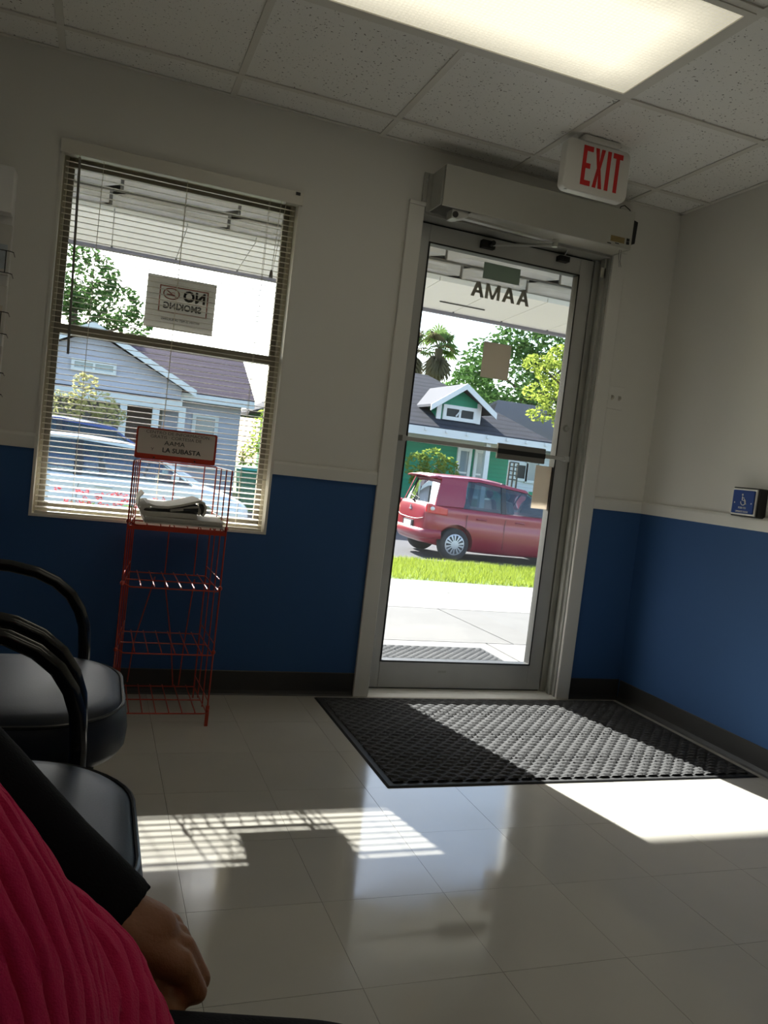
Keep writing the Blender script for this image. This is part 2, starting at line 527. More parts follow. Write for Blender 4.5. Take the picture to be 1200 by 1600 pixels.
# tubes behind the lens: a little brighter along two lines, dimmer at the rim
sp = n.nodes.new('ShaderNodeSeparateXYZ'); n.links.new(tc.outputs['Object'], sp.inputs[0])
def mth(op, a, c):
    q = n.nodes.new('ShaderNodeMath'); q.operation = op
    for i, x in enumerate((a, c)):
        if x is None: continue
        if isinstance(x, (int, float)): q.inputs[i].default_value = x
        else: n.links.new(x, q.inputs[i])
    return q.outputs[0]
ax = mth('ABSOLUTE', sp.outputs['X'], None); ay = mth('ABSOLUTE', sp.outputs['Y'], None)
ex = mth('MINIMUM', mth('MULTIPLY', mth('SUBTRACT', .60, ax), 6.0), 1.0)
ey = mth('MINIMUM', mth('MULTIPLY', mth('SUBTRACT', .30, ay), 6.0), 1.0)
vd = mth('SUBTRACT', 1.22, mth('MULTIPLY', vo.outputs[0], .55))
es = mth('MULTIPLY', mth('MULTIPLY', mth('ADD', mth('MULTIPLY', mth('MULTIPLY', ex, ey), .62), .38), LAMP), vd)
n.links.new(es, b.inputs['Emission Strength'])
labs = ['recessed fluorescent ceiling light with glowing prismatic lens above the exit door', 'added unseen ceiling light behind the seats, brightening the room', 'added unseen ceiling light in the middle of the room, brightening it', 'added unseen ceiling light at the back of the room, brightening it']
for i, r in enumerate(fix_rows):
    if r+1 >= len(ysp): continue
    c, d = ysp[r+1]
    t = thing('ceiling_light', labs[i], 'light', ((FX0+FX1)/2, (c+d)/2, H), 'ceiling troffers')
    fr = MB(); w = .022
    x0, x1 = FX0+.012, FX1-.012; c2, d2 = c+.012, d-.012
    fr.box(x0, c2, H-.006, x1, c2+w, H+.01); fr.box(x0, d2-w, H-.006, x1, d2, H+.01)
    fr.box(x0, c2+w, H-.006, x0+w, d2-w, H+.01); fr.box(x1-w, c2+w, H-.006, x1, d2-w, H+.01)
    part('frame', fr, m_tbar, t)
    part('diffuser', MB().box(x0+w, c2+w, H-.002, x1-w, d2-w, H+.003), m_lens, t)
    part('housing', MB().box(x0, c2, H+.02, x1, d2, H+.12), m_tbar, t)

# ------------------------------------------------------------------ window
wf = M('cream_window_frame', (.50,.46,.36), rough=.5, var=.06)
ws = M('bronze_window_sash', (.26,.235,.19), rough=.5, metal=.1, var=.1)
mb = MB(); y0, y1 = .06, .125; f = .024
mb.box(WX0, y0, WZ0, WX0+f, y1, WZ1); mb.box(WX1-f, y0, WZ0, WX1, y1, WZ1)
mb.box(WX0+f, y0, WZ0, WX1-f, y1, WZ0+f); mb.box(WX0+f, y0, WZ1-f-.01, WX1-f, y1, WZ1)
win = struct('window_1', mb, wf, 'single-hung window behind a mini blind', bevel=.002)
def sash(z0, z1, ya, yb, nm):
    s = MB(); x0, x1 = WX0+f, WX1-f; w = .022
    s.box(x0, ya, z0, x0+w, yb, z1); s.box(x1-w, ya, z0, x1, yb, z1)
    s.box(x0+w, ya, z0, x1-w, yb, z0+.03); s.box(x0+w, ya, z1-.034, x1-w, yb, z1)
    o = part(nm, s, ws, win, bevel=.002)
    part('pane', MB().box(x0+w-.004, (ya+yb)/2-.002, z0+.026, x1-w+.004, (ya+yb)/2+.002, z1-.03), m_glass, o)
    return o
sash(WZ0+f, 1.395, .066, .090, 'lower_sash')
sash(1.362, WZ1-f-.008, .094, .118, 'upper_sash')

# mini blind
m_slat = M('cream_blind_slat', (.80,.76,.66), rough=.38, var=.03)
m_head = M('blind_headrail_enamel', (.72,.69,.61), rough=.35)
m_cord = M('blind_cord', (.7,.66,.55), rough=.8)
bl = thing('mini_blind', 'cream aluminium mini blind with open slats hanging in the window', 'blind', ((WX0+WX1)/2, .02, WZ0))
bx0, bx1 = WX0+.018, WX1-.018
hr = MB(); hr.box(WX0+.004, -.012, 1.996, WX1-.004, .03, 2.036)
part('headrail', hr, m_head, bl, bevel=.003)
vl = MB(); vl.box(WX0-.002, -.018, 1.993, WX1+.002, -.012, 2.042); vl.box(WX0-.002, -.012, 1.993, WX0+.002, .0, 2.042); vl.box(WX1-.002, -.012, 1.993, WX1+.002, .0, 2.042)
part('valance', vl, m_head, bl, bevel=.001)
part('bracket', MB().box(WX1-.03, -.020, 2.028, WX1-.012, -.018, 2.040), m_black, bl)
NS = 62; zt, zb = 1.975, .702; tilt = radians(8)
sm = MB(); L_ = bx1-bx0; ww = .0125; npt = 6
top = []; bot = []
for k in range(npt+1):
    q = -1+2*k/npt
    yy = q*ww; zz = .0018*(1-q*q)
    yy, zz = yy*cos(tilt)-zz*sin(tilt), yy*sin(tilt)+zz*cos(tilt)
    top.append((yy, zz+.0002)); bot.append((yy, zz-.0002))
pr = top+bot[::-1]
sm.prism([(-L_/2, y, z) for y, z in pr], (L_, 0, 0))
sme = sm.mesh('slat'); sme.materials.append(m_slat)
for k in range(NS):
    z = zt-(zt-zb)*k/(NS-1)
    o = link('slat', sme, None, bl, (0+random.uniform(-.0008,.0008), .0, z-WZ0))
    o.rotation_euler = (random.uniform(-.02,.02), random.uniform(-.0008,.0008), 0)
part('bottom_rail', MB().box(bx0, .008, WZ0+.006, bx1, .032, WZ0+.02), m_slat, bl, bevel=.003)
for x in (1.43, 1.735, 2.055):
    part('ladder_cord', MB().tube([(x, .0065, WZ0+.015), (x, .0065, 1.997)], .0009, 5).tube([(x, .0335, WZ0+.015), (x, .0335, 1.997)], .0009, 5), m_cord, bl)
wd = at(125, 246, -.03); wb = at(106, 553, -.03)
part('tilt_wand', MB().tube([wd, wb], .0045, 6), M('clear_plastic_wand', (.20,.19,.17), rough=.3), bl)
part('wand_hook', MB().tube([wd+Vector((0,.02,.012)), wd+Vector((0,.004,.012)), wd], .002, 5), m_head, bl)
c0 = Vector((2.095, -.016, 1.995)); c1 = Vector((2.083, -.02, 1.72))
part('lift_cord', MB().tube([c0, c1], .0011, 5).tube([c0+Vector((.02,0,0)), c1+Vector((.004,0,0))], .0011, 5), m_cord, bl)
part('cord_tassel', MB().lathe([(.003,.03),(.006,.02),(.008,0)], c1-Vector((0,0,.03)), n=10), M('tassel_plastic', (.25,.23,.2), rough=.4), bl, smooth=True)

# NO SMOKING notice stuck to the outside of the upper pane (read from outside)
m_paper = papermat('white_paper', (.66,.64,.61), .45)
m_ink = M('black_ink', (.02,.02,.02), rough=.7)
m_redink = M('red_ink', (.42,.10,.07), rough=.7)
ns = thing('no_smoking_notice', 'white NO SMOKING notice taped to the window pane, seen from behind', 'sign', (1.76, .114, 1.44))
part('sheet', MB().box(1.627, .112, 1.441, 1.895, .1135, 1.648), m_paper, ns)
yv = .1115
def fbox(x0, x1, z0, z1, w, y):
    mb = MB()
    return mb.frame(x0, x1, z0, z1, w, y-.0004, y)
part('red_border', fbox(1.676, 1.866, 1.507, 1.612, .0045, yv), m_redink, ns)
part('word_no', moved(text_mb('NO', .058, .95, .0022), (1.812, yv, 1.562), True), m_ink, ns)
part('word_smoking', moved(text_mb('SMOKING', .034, .98, .0012), (1.768, yv, 1.524), True), m_ink, ns)
part('small_print', moved(text_mb('WITHIN 25 FEET OF BUILDING', .0125, .88, .0002), (1.766, yv, 1.478), True), m_ink, ns)
cm = MB(); cx, cz = 1.722, 1.582
cm.tube([(cx+.03*cos(a), yv, cz+.021*sin(a)) for a in [2*pi*k/24 for k in range(24)]], .0022, 5, closed=True)
cm.tube([(cx-.02, yv, cz+.013), (cx+.02, yv, cz-.013)], .0022, 5)
part('prohibition_ring', cm, m_redink, ns)
part('cigarette_mark', MB().box(cx-.018, yv-.0003, cz-.006, cx+.014, yv, cz-.001).box(cx+.0, yv-.0003, cz+.004, cx+.014, yv, cz+.0065), m_redink, ns)
part('underline', MB().box(1.785, yv-.0003, 1.553, 1.845, yv, 1.555), m_redink, ns)
# ------------------------------------------------------------------ door
cas = MB()
cas.box(2.628, -.016, 0, 2.697, .0, 2.102); cas.box(3.643, -.016, 0, 3.713, .0, 2.102)
cas.box(2.628, -.016, 2.102, 3.713, .0, 2.12)
struct('trim_6', cas, m_cream, 'cream door casing', bevel=.003)
fr = MB()     # aluminium frame lining the opening
fr.box(DX0, .001, 0, DX0+.008, TW, DZ1-.03); fr.box(DX1-.008, .001, 0, DX1, TW, DZ1-.03); fr.box(DX0, .001, DZ1-.03, DX1, TW, DZ1)
fr.box(DX1-.036, .075, 0, DX1-.008, .135, DZ1-.03); fr.box(DX0+.008, .119, 0, DX0+.02, .139, 2.05)
fr.box(DX1-.02, .02, 0, DX1-.008, .045, DZ1-.03)
fr.box(DX0+.008, .1195, 2.05, DX1-.037, .138, DZ1-.03)
d1 = struct('door_1', fr, m_alu2, 'glazed aluminium entrance door in its frame', bevel=.0015)
part('threshold', MB().prism([(DX0,-.012,0),(DX0,.01,.010),(DX0,.13,.010),(DX0,.15,-.005)], (DX1-DX0,0,0)), m_cream, d1)
LX0, LX1, LZ0, LZ1 = 2.704, 3.603, .016, 2.066
GX0, GX1, GZ0, GZ1 = 2.770, 3.532, .136, 1.990
ya, yb = .078, .118
lf = MB()
lf.box(LX0, ya, LZ0, GX0, yb, LZ1); lf.box(GX1, ya, LZ0, LX1, yb, LZ1)
lf.box(GX0, ya, LZ0, GX1, yb, GZ0); lf.box(GX0, ya, GZ1, GX1, yb, LZ1)
leaf = part('door_leaf', lf, m_alu, d1, bevel=.002)
gk = MB(); w = .007
gk.frame(GX0-.002, GX1+.002, GZ0-.002, GZ1+.002, w, ya-.003, yb+.003)
part('glazing_gasket', gk, m_black, leaf)
part('pane', MB().box(GX0, .095, GZ0, GX1, .101, GZ1), m_glass, leaf)
part('lock_cylinder', MB().lathe([(.0,-.014),(.012,-.014),(.014,-.008),(.016,0)], (3.566, ya, 1.278), 'y', 18), m_alu2, leaf, smooth=True)
# gap seal beside and above the leaf
part('weatherstrip', MB().box(LX1, .095, LZ0, LX1+.006, .115, LZ1+.004).box(LX0, .095, LZ1, LX1, .115, LZ1+.012).box(LX0, .09, .010, LX1, .112, LZ0+.001), m_black, d1)
part('strike_plate', MB().box(3.6085, .02, 1.985, 3.637, .021, 2.03).box(3.6365, .03, 1.97, 3.6375, .055, 2.02), M('strike_steel', (.6,.58,.5), rough=.4, metal=.6), d1)
# push bar with paddle
pb = MB(); za, zb_ = 1.128, 1.136
pb.box(2.735, .028, 1.124, 3.572, .040, 1.142)
pb.box(2.732, .026, 1.120, 2.752, ya, 1.146); pb.box(3.555, .026, 1.120, 3.575, ya, 1.146)
part('push_bar', pb, m_alu, leaf, bevel=.002)
part('push_paddle', MB().box(3.190, .012, 1.096, 3.437, .028, 1.166), M('paddle_grey', (.19,.18,.16), rough=.5, var=.05), leaf, bevel=.003)
part('paddle_band', MB().box(3.190, .0112, 1.120, 3.437, .0125, 1.142), m_black, leaf)
part('maker_badge', MB().box(3.06, ya-.001, .088, 3.10, ya+.001, .098), m_alu2, leaf, bevel=.0005)
part('stop_block', MB().box(3.40, .045, 2.028, 3.455, .08, 2.052).box(3.405, .04, 2.032, 3.418, .046, 2.044), m_black, leaf, bevel=.002)
part('stop_rod', MB().tube([(3.43, .06, 2.05), (3.432, .03, 2.085)], .004, 6), m_alu2, leaf)

# films and papers on the glass
m_grn = papermat('grey_green_film', (.36,.43,.375), .5)
m_grey = papermat('paper_back', (.62,.57,.50), .55)
single('window_film', 'small grey-green rectangle of film stuck at the top of the door glass', 'sticker', MB().box(3.05, .0925, 1.890, 3.235, .0945, 1.962), m_grn)
m_let = papermat('grey_vinyl_letter', (.40,.38,.33), .45)
t = thing('door_lettering', 'grey vinyl AAMA lettering on the door glass, reversed from inside', 'lettering', (3.15, .101, 1.81))
def letA(x0):   # capital A drawn between x0 and x0+.065
    mb = MB(); z0, z1, w = 1.806, 1.874, .065; s = .017; y = .1012; d = (0, .0008, 0); c = x0+w/2
    mb.prism([(x0,y,z0),(x0+s,y,z0),(c+s*.45,y,z1),(c-s*.55,y,z1)], d)
    y -= .0003; mb.prism([(x0+w-s,y,z0),(x0+w,y,z0),(c+s*.55,y,z1),(c-s*.45,y,z1)], d); y -= .0003
    mb.box(x0+.016, y, z0+.017, x0+w-.016, y+.0008, z0+.029); return mb
def letM(x0):
    mb = MB(); z0, z1, w = 1.806, 1.874, .074; s = .015; y = .1012; d = (0, .0008, 0); c = x0+w/2
    mb.box(x0, y, z0, x0+s, y+.0008, z1); mb.box(x0+w-s, y, z0, x0+w, y+.0008, z1)
    y -= .0003
    mb.prism([(x0+s*.2,y,z1),(x0+s*1.1,y,z1),(c+s*.45,y,z0),(c-s*.45,y,z0)], d)
    y -= .0003
    mb.prism([(x0+w-s*1.1,y,z1),(x0+w-s*.2,y,z1),(c+s*.45,y,z0),(c-s*.45,y,z0)], d); return mb
for mb in (letA(3.005), letM(3.076), letA(3.162), letA(3.237)): part('letter', mb, m_let, t)
single('posted_paper', 'blank back of a paper posted at eye height on the door glass', 'paper', MB().box(3.097, .0925, 1.455, 3.237, .0945, 1.616), m_grey)
single('posted_strip', 'tall narrow paper strip posted low on the right of the door glass', 'paper', MB().box(3.442, .0925, .886, 3.531, .0945, 1.090), m_grey)

# ------------------------------------------------------------------ automatic door operator
m_oper = M('operator_housing', (.52,.51,.455), rough=.5, metal=.15, var=.08, vs=7)
op = thing('door_operator', 'long grey automatic door operator box mounted over the glass door', 'door operator', (3.17, -.07, 2.08))
hb = MB(); hb.box(2.722, -.145, 2.080, 3.640, -.138, 2.246)      # front cover
hb.box(2.722, -.138, 2.240, 3.634, -.002, 2.246)
hb.box(3.634, -.138, 2.080, 3.640, -.002, 2.246)
part('cover', hb, m_oper, op, bevel=.002)
part('underside', MB().box(2.86, -.138, 2.083, 3.634, -.017, 2.088), M('operator_pan', (.6,.58,.5), rough=.5, metal=.2), op)
part('back_plate', MB().box(2.70, -.017, 2.082, 3.634, -.012, 2.236), m_alu2, op)
eb = MB(); eb.box(2.716, -.137, 2.085, 2.7215, -.010, 2.239); eb.box(2.682, -.010, 2.095, 2.7215, -.004, 2.243)
part('end_bracket', eb, m_alu2, op, bevel=.001)
for z in (2.13, 2.21): part('bracket_screw', MB().lathe([(0,-.004),(.007,-.003),(.008,0)], (2.697, -.010, z), 'y', 12), m_alu, op, smooth=True)
ac = MB(); ac.prism([(2.775,-.13,2.045),(2.775,-.13,2.082),(2.80,-.13,2.086),(2.85,-.13,2.086),(2.85,-.13,2.062),(2.80,-.13,2.045)], (0,.06,0))
part('spindle_block', ac, m_alu, op, bevel=.003)
part('spindle_cap', MB().lathe([(0,-.006),(.012,-.005),(.013,0)], (2.79, -.13, 2.06), 'y', 14), m_black, op, smooth=True)
part('main_arm', MB().hexa([(2.84,-.115,2.058),(3.285,-.115,2.048),(3.285,-.088,2.048),(2.84,-.088,2.058),(2.84,-.115,2.068),(3.285,-.115,2.056),(3.285,-.088,2.056),(2.84,-.088,2.068)]), m_alu2, op)
part('arm_joint', MB().lathe([(0,-.012),(.013,-.012),(.013,.02),(0,.02)], (3.285, -.10, 2.045), 'z', 14), m_alu2, op, smooth=True)
part('link_rod', MB().tube([(3.285,-.10,2.040), (3.06,.045,2.028)], .0065, 8), m_alu, op)
part('rod_shoe', MB().box(3.01, .05, 2.012, 3.075, ya, 2.046).lathe([(0,-.03),(.011,-.03),(.011,.01)], (3.05, .05, 2.030), 'y', 12), m_black, op, bevel=.002)
part('receiver_box', MB().hexa([(3.645,-.125,2.115),(3.672,-.125,2.118),(3.672,-.03,2.118),(3.645,-.03,2.112),(3.645,-.125,2.222),(3.676,-.125,2.215),(3.676,-.03,2.215),(3.645,-.03,2.222)]), m_black, op, bevel=.003)
cpts = [at(u, v, -.10) for u, v in [(968,328),(970,323),(976,321),(984,328),(989,338)]]
part('cable', MB().tube(cpts, .0022, 6), m_black, op, smooth=True)
for k in (0, 1):
    pts = [Vector((3.60+.008*k, -.12, 2.08)), Vector((3.597+.012*k, -.121, 2.055)), Vector((3.604+.006*k, -.12, 2.03)), Vector((3.608+.010*k, -.121, 2.005))]
    part('loose_wire', MB().tube(pts, .0009, 5), m_black, op)
part('rating_label', MB().box(3.53, -.1462, 2.100, 3.602, -.145, 2.125), M('tan_label', (.30,.22,.09), rough=.8, var=.2, vs=60), op)
part('rocker_switch', MB().box(3.612, -.148, 2.100, 3.626, -.145, 2.112).box(3.612, -.148, 2.114, 3.626, -.145, 2.126), m_black, op)
for x, z in ((3.515, 2.087), (3.555, 2.093)): part('vent_slot', MB().box(x, -.1456, z, x+.02, -.145, z+.004), m_black, op)

# ------------------------------------------------------------------ exit sign
m_sign = M('white_sign_plastic', (.70,.68,.64), rough=.38, var=.02)
m_exit = M('red_exit_letters', (.62,.012,.012), rough=.4)
ex = thing('exit_sign', 'white ceiling-mounted sign with red EXIT letters', 'sign', (3.205, -.47, 2.13))
b_ = MB(); x0, x1, z0, z1 = 3.062, 3.350, 2.130, 2.322
def rrect(x0, x1, z0, z1, r, y, n=6):
    P = []
    for cx, cz, a0 in [(x1-r, z0+r, -pi/2), (x1-r, z1-r, 0), (x0+r, z1-r, pi/2), (x0+r, z0+r, pi)]:
        P += [(cx+r*cos(a0+pi/2*k/n), y, cz+r*sin(a0+pi/2*k/n)) for k in range(n+1)]
    return P
b_.prism(rrect(x0, x1, z0, z1, .026, -.492), (0, .045, 0))
part('housing', b_, m_sign, ex, bevel=.006, seg=3)
part('mount_canopy', MB().box(3.13, -.50, 2.322, 3.29, -.435, H-.001), m_sign, ex, bevel=.003)
yE = -.4935; dE = (0, .0015, 0)
def strokes(*P):
    mb = MB()
    for p in P: mb.prism([(x, yE, z) for x, z in p], dE)
    return mb
za, zb_ = 2.158, 2.305; hgt = zb_-za; sw = .016
def R4(x0, x1, z0, z1): return [(x0,z0),(x1,z0),(x1,z1),(x0,z1)]
xE = 3.135
part('letter_e', strokes(R4(xE,xE+sw,za,zb_), R4(xE+sw,xE+.043,za,za+.019), R4(xE+sw,xE+.043,zb_-.019,zb_), R4(xE+sw,xE+.036,za+.064,za+.083)), m_exit, ex)
xX = 3.188
part('letter_x', strokes([(xX,za),(xX+sw,za),(xX+.0215,za+hgt*.36),(xX+.043-sw,za),(xX+.043,za),(xX+.0295,za+hgt*.5),(xX+.043,zb_),(xX+.043-sw,zb_),(xX+.0215,zb_-hgt*.36),(xX+sw,zb_),(xX,zb_),(xX+.0135,za+hgt*.5)]), m_exit, ex)
part('letter_i', strokes(R4(3.243,3.259,za,zb_)), m_exit, ex)
part('letter_t', strokes(R4(3.283,3.299,za,zb_-.019), R4(3.269,3.313,zb_-.019,zb_)), m_exit, ex)
part('test_button', MB().lathe([(0,-.003),(.006,-.002),(.007,0)], (3.083, -.480, 2.1312), 'z', 12), m_alu, ex, smooth=True)

# ------------------------------------------------------------------ small wall things
sw_ = thing('light_switch', 'cream double switch plate on the wall right of the door', 'switch', (3.757, 0, 1.39))
part('plate', MB().box(3.715, -.006, 1.392, 3.805, 0, 1.50), m_cream, sw_, bevel=.002)
for x in (3.740, 3.780): part('toggle', MB().hexa([(x-.005,-.017,1.443),(x+.005,-.017,1.443),(x+.005,-.006,1.435),(x-.005,-.006,1.435),(x-.005,-.017,1.451),(x+.005,-.017,1.451),(x+.005,-.006,1.457),(x-.005,-.006,1.457)]), M('toggle_plastic', (.45,.42,.36), rough=.4), sw_)
bt = thing('door_push_button', 'square blue push button with white wheelchair symbol on the right wall', 'button', (XR-.04, -.69, .975))
part('box', MB().box(XR-.045, -.765, .968, XR-.0005, -.625, 1.085), m_black, bt, bevel=.004)
part('steel_rim', MB().box(XR-.052, -.760, .973, XR-.045, -.630, 1.080), m_alu, bt, bevel=.002)
part('plate', MB().box(XR-.056, -.752, .980, XR-.051, -.638, 1.073), M('blue_button_plate', (.008,.05,.25), rough=.6, spec=.25), bt, bevel=.003)
wsy = M('white_symbol', (.75,.75,.75), rough=.5)
yc, zc, xf = -.695, 1.032, XR-.0565
sy = MB()
sy.tube([(xf, yc-.002+.0125*cos(a), zc-.006+.0125*sin(a)) for a in [radians(q) for q in range(-250, 30, 20)]], .0017, 5)
sy.tube([(xf, yc+.004, zc+.016), (xf, yc+.004, zc+.001), (xf, yc-.009, zc+.001), (xf, yc-.014, zc-.014), (xf, yc-.019, zc-.012)], .0021, 5)
sy.tube([(xf, yc+.004, zc+.010), (xf, yc-.006, zc+.010)], .0017, 5)
sy.ellipsoid((xf, yc+.005, zc+.023), .001, .0042, .0042, 10, 6)
part('wheelchair_symbol', sy, wsy, bt)
for y in (-.652, -.740): part('braille_dot', MB().ellipsoid((xf, y, 1.022), .001, .003, .003, 8, 6), wsy, bt)
def on_right(mb, y, z):   # xz text turned onto the right wall, facing the room
    r = MB(); r.v = [(xf+yy, y-xx, z+zz) for xx, yy, zz in mb.v]; r.f = list(mb.f); return r
part('lettering', on_right(text_mb('PUSH TO', .011, .9), -.695, .999), wsy, bt)
part('lettering', on_right(text_mb('OPERATE DOOR', .0105, .85), -.695, .984), wsy, bt)

# ------------------------------------------------------------------ mats
m_mat = M('charcoal_mat_pile', (.045,.045,.046), rough=.95, var=.35, vs=60, bump=.8, bs=500)
m_mat2 = M('mat_rubber_edge', (.018,.018,.019), rough=.7, var=.1)
def floor_mat(name, label, x0, x1, y0, y1, z, cat='mat'):
    t = thing(name, label, cat, ((x0+x1)/2, (y0+y1)/2, z))
    e = .028
    part('rubber_edge', MB().hexa([(x0,y0,z+.0005),(x1,y0,z+.0005),(x1,y1,z+.0005),(x0,y1,z+.0005),(x0+.008,y0+.008,z+.005),(x1-.008,y0+.008,z+.005),(x1-.008,y1-.008,z+.005),(x0+.008,y1-.008,z+.005)]), m_mat2, t)
    px, py = .052, .027
    nx = int((x1-x0-2*e)/.0055); ny = int((y1-y0-2*e)/.0055)
    def fn(u, v):
        x = x0+e+(x1-x0-2*e)*u; y = y0+e+(y1-y0-2*e)*v
        r = math.floor(y/py); fy = y/py-r-.5
        fx = (x/px+.5*(r % 2)) % 1-.5
        q = abs(fx)*1.0+abs(fy)*.95
        h = max(0, min(1, (0.50-q)/.16))
        h = h*h*(3-2*h)
        return (x, y, z+.0055+.0055*h)
    part('waffle_pile', MB().grid(fn, nx, ny), m_mat, t, smooth=True, fix=False)
    return t
floor_mat('door_mat', 'charcoal waffle-pattern floor mat inside the glass door', 2.45, 3.952, -.958, -.036, 0)
floor_mat('outdoor_mat', 'grey waffle-pattern mat on the pavement outside the door', 2.35, 3.80, .20, 1.08, -.03)

# ------------------------------------------------------------------ wire newspaper rack
m_red = M('red_orange_wire', (.42,.034,.012), rough=.35, coat=.3, var=.06)
RX0, RX1, RY0, RY1 = 1.640, 1.958, -.382, -.055
rk = thing('newspaper_rack', 'red-orange wire newspaper rack with four shelves standing below the window', 'rack', ((RX0+RX1)/2, (RY0+RY1)/2, 0))
rw = .0024
ZT = .922
def lx(y): return 1.622+.036*(y-RY0)/(RY1-RY0)       # the sides splay towards the front
def rx(y): return 1.956-.010*(y-RY0)/(RY1-RY0)
for sx in (lx, rx):
    for k, y in enumerate((RY0, RY0+.11, RY0+.22, RY1)):
        part('side_wire', MB().tube([(sx(y), y, .035 if k in (1,2) else .0), (sx(y), y, ZT)], rw*(1.25 if k in (0,3) else 1), 6), m_red, rk, smooth=True)
    part('top_side_wire', MB().tube([(sx(RY0), RY0, ZT), (sx(RY1), RY1, ZT)], rw, 6), m_red, rk, smooth=True)
    for z in (.09, .30, .53, .745): part('side_cross_wire', MB().tube([(sx(RY0), RY0, z), (sx(RY1), RY1, z)], rw*.8, 6), m_red, rk, smooth=True)
    x = sx(RY0); part('foot', MB().box(x-.006, RY0-.004, 0, x+.006, RY0+.004, .075), m_red, rk)
part('top_back_wire', MB().tube([(lx(RY1), RY1, ZT), (rx(RY1), RY1, ZT)], rw*1.2, 6), m_red, rk, smooth=True)
for x in (1.79, 1.90):
    part('back_wire', MB().tube([(x, RY1, .49), (x, RY1, ZT)], rw, 6), m_red, rk, smooth=True)
for pts in ([(1.755,RY1,.475),(1.70,RY1,.22),(1.69,RY1,.06)], [(1.79,RY1,.475),(1.84,RY1,.22),(1.863,RY1,.05)], [(1.905,RY1,.475),(1.89,RY1,.22),(1.885,RY1,.05)]):
    part('back_wire', MB().tube(pts, rw, 6), m_red, rk, smooth=True)
SH = [.705, .490, .258, .045]
for i, z in enumerate(SH):
    t2 = MB(); dz = -.012
    t2.tube([(lx(RY0),RY0+.012,z+.012),(RX0+.008,RY0+.003,z),(RX0+.02,RY0,z),(RX1-.02,RY0,z),(RX1-.008,RY0+.003,z),(RX1,RY0+.012,z+.012)], rw*1.15, 6)
    t2.tube([(lx(RY1),RY1,z),(rx(RY1),RY1,z)], rw, 6); t2.tube([(lx(RY0+.16),RY0+.16,z-.001),(rx(RY0+.16),RY0+.16,z-.001)], rw, 6)
    t2.tube([(lx(RY0),RY0,z),(lx(RY1),RY1,z)], rw, 6); t2.tube([(rx(RY0),RY0,z),(rx(RY1),RY1,z)], rw, 6)
    sh = part('shelf_frame', t2, m_red, rk, smooth=True)
    for k in range(6):
        x = RX0+.045+(RX1-RX0-.09)*k/5
        part('shelf_wire', MB().tube([(x,RY0,z+.004),(x,RY0+.01,z+.006),(x,RY1,z+.006)], rw*.9, 6), m_red, sh, smooth=True)
    for x in (lx(RY0), rx(RY0)): part('eyelet', MB().ellipsoid((x, RY0-.002, z+.012), .007, .007, .009, 10, 8), m_red, sh, smooth=True)
part('front_bar', MB().box(RX0-.02, RY0-.003, .690, RX1, RY0, .703), m_red, rk)
# header sign
yS = RY1-.008
sgx0, sgx1, sgz0, sgz1 = 1.634, 1.936, .926, 1.046
sg = part('header_sign', MB().prism(rrect(sgx0, sgx1, sgz0, sgz1, .008, yS, 4), (0,.003,0)), m_red, rk)
part('card', MB().prism(rrect(sgx0+.007, sgx1-.008, sgz0+.020, sgz1-.006, .006, yS-.001, 4), (0,.001,0)), M('sign_card', (.60,.53,.47), rough=.6, var=.02), sg)
xm = (sgx0+sgx1)/2
yT = yS-.0014
m_lt = M('faded_ink', (.10,.085,.08), rough=.7)
part('text_line', moved(text_mb('CENTRO DE INFORMACION', .0165, 1.13), (xm+.002, yT, 1.0245)), m_lt, sg)
part('text_line', moved(text_mb('GRATIS \u00b7 CORTESIA DE', .0165, 1.13), (xm-.004, yT, 1.0085)), m_lt, sg)
part('text_line', moved(text_mb('AAMA', .0235, 1.18, 0), (xm-.008, yT, .985)), m_ink, sg)
part('text_line', moved(text_mb('Y', .016, 1.2), (xm-.088, yT, .960)), m_lt, sg)
part('text_line', moved(text_mb('LA SUBASTA', .0245, 1.06, .0004), (xm+.020, yT, .958)), m_ink, sg)
for x in (sgx0+.072, sgx1-.078): part('screw', MB().lathe([(0,-.0025),(.003,-.002),(.0035,0)], (x, yS, .9345), 'y', 10), m_black, sg)

# newspapers on the top shelf
m_news = M('newsprint', (.55,.53,.48), rough=.9, var=.12, vs=70)
m_newsd = M('newsprint_photo', (.03,.03,.03), rough=.8)
zs = .7135
for k in range(5):
    dx, dy, th = random.uniform(-.004,.004), random.uniform(-.005,.005), .0044
    z = zs+k*.0047
    single('newspaper', 'flat newspaper, %s of the pile on the red rack' % ['bottom one', 'second from the bottom', 'middle one', 'second from the top', 'top one'][k], 'newspaper',
           MB().box(RX0+.036+dx, RY0+.008+dy, z, RX1-.012+dx, RY1-.014+dy, z+th), m_news, 'newspapers piled on the rack')
fz = zs+5*.0047+.0006
# folded paper lying on the pile: one sheet bundle rolled over on itself
nf = thing('folded_newspaper', 'loosely folded newspaper lying on top of the pile in the rack', 'newspaper', (1.75, -.28, fz))
prof = []
def sheet(path, y0f, y1f, th):
    mb = MB(); L_ = len(path)
    up = []; dn = []
    for i, (x, z) in enumerate(path):
        a = path[min(i+1, L_-1)]; c = path[max(i-1, 0)]
        tx, tz = a[0]-c[0], a[1]-c[1]; q = math.hypot(tx, tz) or 1
        nx, nz = -tz/q*th/2, tx/q*th/2
        up.append((x+nx, z+nz)); dn.append((x-nx, z-nz))
    ring = up+dn[::-1]
    vs = [(x, y0f(x), z) for x, z in ring]+[(x, y1f(x), z) for x, z in ring]
    n_ = len(ring)
    fs = [(i, (i+1) % n_, n_+(i+1) % n_, n_+i) for i in range(n_)]
    for i in range(L_-1):
        fs.append((i, i+1, n_-2-i, n_-1-i)); fs.append((n_+i, n_+n_-1-i, n_+n_-2-i, n_+i+1))
    return mb.add(vs, fs)
